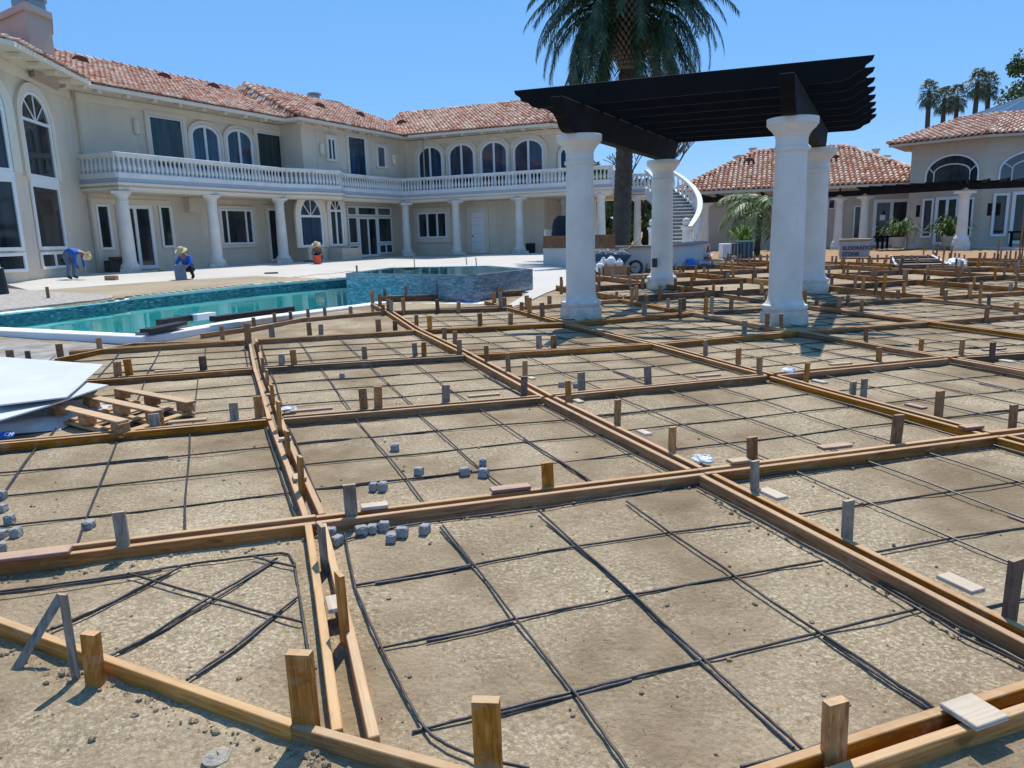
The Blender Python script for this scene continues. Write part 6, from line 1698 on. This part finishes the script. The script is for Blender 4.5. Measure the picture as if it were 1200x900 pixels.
# plastic bag far right, boards stack, box by villa
q = gz(961, 317, .40); 
q = gz(1122-0, 313, .40); q = gz(1120, 314, .40); mb = MB(); mb.ball(q+V((0, 0, .12)), .26, 12, 8, .6, .25); tag(mb.build('plastic_bag', mat('white_bag', (.75, .76, .78), .4), origin=q), 'bright white plastic bag beside the stacked steel strips at far right', 'bag')
a, b, c_, d_ = gz(1044, 303.5, .42), gz(1092, 303, .42), gz(1111, 314, .42), gz(1050, 315, .42)
e = empty('steel_strip_stack', a, 'flat stack of long dark steel strips on the orange dirt', 'steel strips')
for k in range(5):
    f = k/4; p0 = a.lerp(d_, f); p1 = b.lerp(c_, f); mb = MB(); dd2 = p1-p0; nn_ = V((-dd2.y, dd2.x, 0)).normalized()
    mb.obox(p0+V((0, 0, .02)), dd2, nn_*.42, V((0, 0, .10))); mb.build('strip', BLACKP if k % 2 else WS_D, e)
mb = MB(); mb.tube([a+V((0, 0, .12)), d_+V((0, 0, .12))], .035, 4); mb.tube([b+V((0, 0, .12)), c_+V((0, 0, .12))], .035, 4); mb.build('edge_rail', FRAME, e)
q = gz(1034, 304, .42); mb = MB(); mb.obox(q+V((-.5, 0, 0)), V((1.1, 0, 0)), V((0, .2, 0)), V((0, 0, .07))); tag(mb.build('timber', WS_D, origin=q), 'short dark timber left of the steel strips', 'timber')
for k, (x, y, h_) in enumerate(((1082, 298, .45), (1093, 298, .45), (1096.5, 305, .6), (1104.5, 308, .55), (1113, 309, .55), (1168, 305, .7), (1193, 312, 2.0), (1196, 312, 1.6))):
    q = gz(x, y, .42); mb = MB(); mb.tube([q-V((0, 0, .1)), q+V((.03, 0, h_))], .03 if k < 7 else .02, 5); tag(mb.build('survey_stake', WS_B, origin=q), '%s thin upright stake from the left on the orange dirt' % ordn(k), 'stake', 'thin stakes on the orange dirt')
# low kerb forms
# stone bench, dark tables
STUCCO_P = dirty('pale_stone', (.62, .58, .52), .8, .15, 3)
def bench(p0, p1, D0, D1, z, label, m, legs, name='bench', th=.09, dep=.45):
    a = atY(*p0, D0); b = atY(*p1, D1); e = empty(name, (a.x, a.y, .45), label, name); d = V((b.x-a.x, b.y-a.y, 0)); n_ = V((-d.y, d.x, 0)).normalized(); mb = MB(); mb.obox(V((a.x, a.y, a.z)), d, n_*dep, V((0, 0, th))); mb.build('seat' if name == 'bench' else 'table_top', m, e)
    for f in legs: q = a+d*f; mb = MB(); mb.lathe(V((q.x+n_.x*dep/2, q.y+n_.y*dep/2, .44)), [(.3, 0), (.22, .1), (.2, (a.z-.44)*.5), (.28, a.z-.445)], 12) if m is STUCCO_P else mb.box(V((q.x+n_.x*dep/2, q.y+n_.y*dep/2, (a.z+.44)/2)), (.1, .1, a.z-.445)); mb.build('leg', m, e)
bench((1061, 274), (1103, 274), 39.2, 39.0, .9, 'long pale stone table between the two potted plants', STUCCO_P, (.24,), 'stone_table', .09, .7)
bench((1030, 278.5), (1046, 278.5), 40.0, 40.2, .9, 'small dark bench left of the potted plants', BEAM_R, (.15, .5, .85))
bench((1184, 273), (1215, 273), 37.4, 37.0, .9, 'dark bench cut by the right edge of the picture', BEAM_R, (.1, .5, .9)); 
# objects at the villa wall
q = gp(131, 328.2); mb = MB(); mb.box(q+V((0, 0, .07)), (.36, .25, .16), .1); tag(mb.build('paper_box', CARD, origin=q, bevel=.01), 'small open carton on the slab between the two left workers', 'box')
q = MU.pt(MU.px(127, 300)[0], .5, .66); e = empty('crate_stack', q, 'dark heap of crates against the villa wall left of the glass doors', 'crates')
mb = MB(); mb.box(q+V((0, 0, .23)), (.9, .45, .45), R(60)); mb.box(q+V((.1, -.1, .53)), (.6, .4, .13), R(50)); mb.build('crate', dirty('dim_brown', (.10, .075, .06), .9, .4, 4), e, bevel=.02)
q = gp(178, 313); mb = MB(); mb.box(q+V((0, 0, .12)), (.9, .5, .24), .3); tag(mb.build('tool_case', BLACKP, origin=q, bevel=.02), 'low black case right of the first villa column', 'case')
q = gp(189, 317.2); mb = MB(); mb.ball(q+V((0, 0, .06)), .16, 8, 6, .5, .15); tag(mb.build('rag', STRAW, origin=q), 'crumpled tan rag on the slab right of the black case', 'rag')
q = BW.pt(BW.px(628, 290)[0], .9, .66); mb = MB(); mb.box(q+V((0, 0, .28)), (.5, .4, .56), .2); tag(mb.build('equipment_box', DARKCLOTH, origin=q, bevel=.03), 'dark machine box against the wall by the third rear column', 'box')
q = gp(318, 320.8); mb = MB(); mb.box(q+V((0, 0, .03)), (.5, .1, .05), .2); tag(mb.build('hand_float', DARKCLOTH, origin=q), 'small dark float lying on the white slab edge', 'tool')
q = gp(57, 351); mb = MB(); mb.box(q+V((0, 0, .14)), (.07, .03, .34), .2); tag(mb.build('wooden_stake', WS_B, origin=q), 'lone brown stake on the gravel strip by the far pool edge', 'stake')
q = gp(0, 346); mb = MB(); mb.lathe(q, [(.2, 0), (.22, .02), (.17, .7), (.14, .72)], 12); tag(mb.build('dark_drum', BLACKP, origin=q), 'dark drum cut by the left edge beyond the pool', 'drum')
# glass fence remnants left
# ---------------- white foam sheets, pallet
pal = empty('wooden_pallet', gd(140, 500), 'pale timber pallet with wide gaps lying beside the white sheets', 'pallet')
def slat(x0, y0, x1, y1, dz, w, th, m=WB_P, nm='slat'):
    a = gd(x0, y0, dz); b = gd(x1, y1, dz); d = b-a; n_ = V((-d.y, d.x, 0)).normalized()*w; mb = MB(); mb.obox(a-V((0, 0, th)), d, n_, V((0, 0, th))); mb.build(nm, m, pal, bevel=.003)
_a = gd(138, 455, .13); _b = gd(222, 473, .13); _c = gd(62, 476, .13)
_u = (_b-_a); _u.z = 0; _L = _u.length; _u.normalize(); _w = (_c-_a)/2; _w.z = 0; _wn = V((-_u.y, _u.x, 0)); _zg = Hf(_a.x, _a.y)
def pp(f, k, z): q = _a+_u*(_L*f)+_w*k; return V((q.x, q.y, _zg+z))
for k in (0, 1, 2):
    j1, j2 = random.uniform(-.02, .02), random.uniform(-.02, .02)
    mb = MB(); mb.obox(pp(0, k, .118)-_wn*.05-_u*j1, _u*(_L+j2), _wn*.10, V((0, 0, .02))); mb.build('top_slat', WB_P, pal, bevel=.003)
    mb = MB(); mb.obox(pp(0, k, .002)-_wn*.05, _u*_L, _wn*.10, V((0, 0, .018))); mb.build('bottom_slat', WB_P, pal, bevel=.003)
    for f in (.06, .5, .94):
        mb = MB(); q = pp(f, k, .078); mb.box(q, (.13, .095, .076), math.atan2(_u.y, _u.x)); mb.build('block', WB_P if k else WB, pal, bevel=.004)
for f in (.03, .27, .5, .73, .97):
    mb = MB(); q = pp(f, -.06, .0215); mb.obox(q-_u*.045, _w*2.12, _u*.09, V((0, 0, .017))); mb.build('deck_board', WB_P, pal, bevel=.003)
FOAM = dirty('white_foam_sheet', (.62, .64, .65), .5, .12, 1.6, .2, 12)
def quadsheet(P, th, label, m=FOAM, dzs=None):
    Q = [gd(x, y, z) for x, y, z in P]; mb = MB(); mb.prism(Q, (0, 0, -th)); o = mb.build('foam_sheet', m, origin=Q[0]); return tag(o, label, 'foam sheet', 'white sheets stacked at left')
quadsheet([(-90, 455, .30), (-60, 416, .32), (0, 418, .30), (121, 427, .26), (78, 465, .26), (0, 474, .29)], .012, 'upper white rigid sheet on the stack at the left edge')
quadsheet([(-90, 480, .22), (-60, 470, .24), (72, 464, .22), (100, 448, .22), (127, 451, .22), (60, 474, .22), (0, 492, .22)], .012, 'lower white sheet sticking out under the top one at left')
q = gd(-30, 490, 0); mb = MB(); mb.box(q+V((-.1, .3, .1)), (1.4, .9, .18), .2); tag(mb.build('foam_block', dirty('grey_sack', (.2, .19, .19), .8, .4, 6), origin=q, bevel=.02), 'grey packed bundle carrying the white sheets at the left edge', 'bundle')
bagm = dirty('plastic_sack', (.62, .62, .63), .35, .3, 6, .5, 12)
for (x, y, sx, sy, l) in ((45, 487, .55, .32, 'dull translucent plastic sack under the sheets'), (20, 503, .42, .2, 'clear plastic bag with a blue mark at the left edge')):
    p = gd(x, y, .0); mb = MB(); N = 16
    for i in range(N+1):
        for j in range(N+1):
            u, v = i/N-.5, j/N-.5; r_ = max(0, 1-(2*u)**4)*max(0, 1-(2*v)**4); mb.v.append(p+V((u*sx*2, v*sy*2+u*.2, .005+.09*r_+.03*noise.noise(V((u*7, v*7, x)))*r_)))
    for i in range(N):
        for j in range(N): a = i*(N+1)+j; mb.f.append((a, a+N+1, a+N+2, a+1)); mb.mi.append(0)
    o = mb.build('plastic_sack', bagm, origin=p, smoothf=True); tag(o, l, 'plastic bag')
p = gd(6, 507, .10); bl = mat('blue_print', (.01, .10, .45), .5)
me_ = MB(); me_.prism([p+V((.075*math.cos(a/16*6.283), .035*math.sin(a/16*6.283), -.02+.02*math.sin(a/16*6.283))) for a in range(16)], (0, -.002, .004)); blo = tag(me_.build('printed_label', bl, origin=p), 'blue oval printed mark with white letters on the clear bag', 'label')
x = label_text('CH', (0, 0, 0), (R(35), 0, 0), .05, FRAME); x.parent = blo; x.location = (-.005, -.018, -.022)
# black drain channels on the coping
def pipe(P, r, label, sq=False, m=BLACKP):
    Q = [gd(x, y, z) for x, y, z in P]; mb = MB(); mb.tube(Q, r, 4 if sq else 10); o = mb.build('drain_channel', m, origin=Q[0]); tag(o, label, 'drain channel', 'black channels by the pool'); return o
Z1 = .2
def bar3(x0, y0, x1, y1, z, w, h_, label, m=BLACKP):
    a = gz(x0, y0, z); b = gz(x1, y1, z); d = b-a; n_ = V((-d.y, d.x, 0)).normalized()*w; mb = MB(); mb.obox(a, d, n_, V((0, 0, h_))); o = mb.build('drain_channel', m, origin=a, bevel=.006); return tag(o, label, 'drain channel', 'black channels lying by the pool')
bar3(192, 382, 245, 373, .42, .15, .10, 'long black channel, left end on the pool coping'); bar3(252, 377.5, 346, 365, .42, .14, .09, 'black channel continuing right along the pool edge')
bar3(232, 376, 254, 373, .425, .16, .105, 'white labelled sleeve joining the two long channels', FRAME)
for k in range(3): bar3(171+3*k, 396-3*k, 220, 386-2.6*k, .30+.06*k, .26-.04*k, .055, ['lowest', 'middle', 'top'][k]+' of the three short dark channels stacked at the coping corner', GP if k == 1 else BLACKP)
# rubble patch in the pad left of pool coping
sheet('gravel', [gd(x, y) for x, y in ((-60, 402), (20, 400), (60, 403), (110, 404), (150, 408), (130, 412), (70, 424), (20, 425), (-60, 428))], lambda x, y: Hf(x, y)+.02+.02*noise.noise(V((x*6, y*6, 0))), dirty('white_rubble', (.36, .33, .285), .95, .55, 3, .9, 40), 0, .1, .35)
# ================================================================== LIGHT
sun = bpy.data.lights.new('sun', 'SUN'); sun.energy = 5.0; sun.angle = R(.53); sun.color = (1, .94, .85)
so = bpy.data.objects.new('sun', sun); COL.objects.link(so)
SA, SE = R(8), R(61)
sd = V((math.sin(SA)*math.cos(SE), math.cos(SA)*math.cos(SE), math.sin(SE)))
so.rotation_euler = sd.to_track_quat('Z', 'Y').to_euler(); so.location = (0, 0, 30)
w = bpy.data.worlds.new('World'); sc.world = w; w.use_nodes = True; nt = w.node_tree
sky = nt.nodes.new('ShaderNodeTexSky'); sky.sky_type = 'NISHITA'; sky.sun_disc = False; sky.sun_elevation = SE; sky.sun_rotation = SA
sky.air_density = 1.0; sky.dust_density = .15; sky.ozone_density = 4.0
bg = nt.nodes['Background']; bg.inputs['Strength'].default_value = .135
hs = nt.nodes.new('ShaderNodeHueSaturation'); hs.inputs['Saturation'].default_value = 1.12; nt.links.new(sky.outputs[0], hs.inputs['Color'])
mxs = nt.nodes.new('ShaderNodeMix'); mxs.data_type = 'RGBA'; mxs.inputs[0].default_value = .65; nt.links.new(hs.outputs[0], mxs.inputs[6]); mxs.inputs[7].default_value = (1.2, 3.45, 7.4, 1); nt.links.new(mxs.outputs[2], bg.inputs['Color'])
sc.view_settings.view_transform = 'Standard'; sc.view_settings.look = 'None'; sc.view_settings.exposure = 0
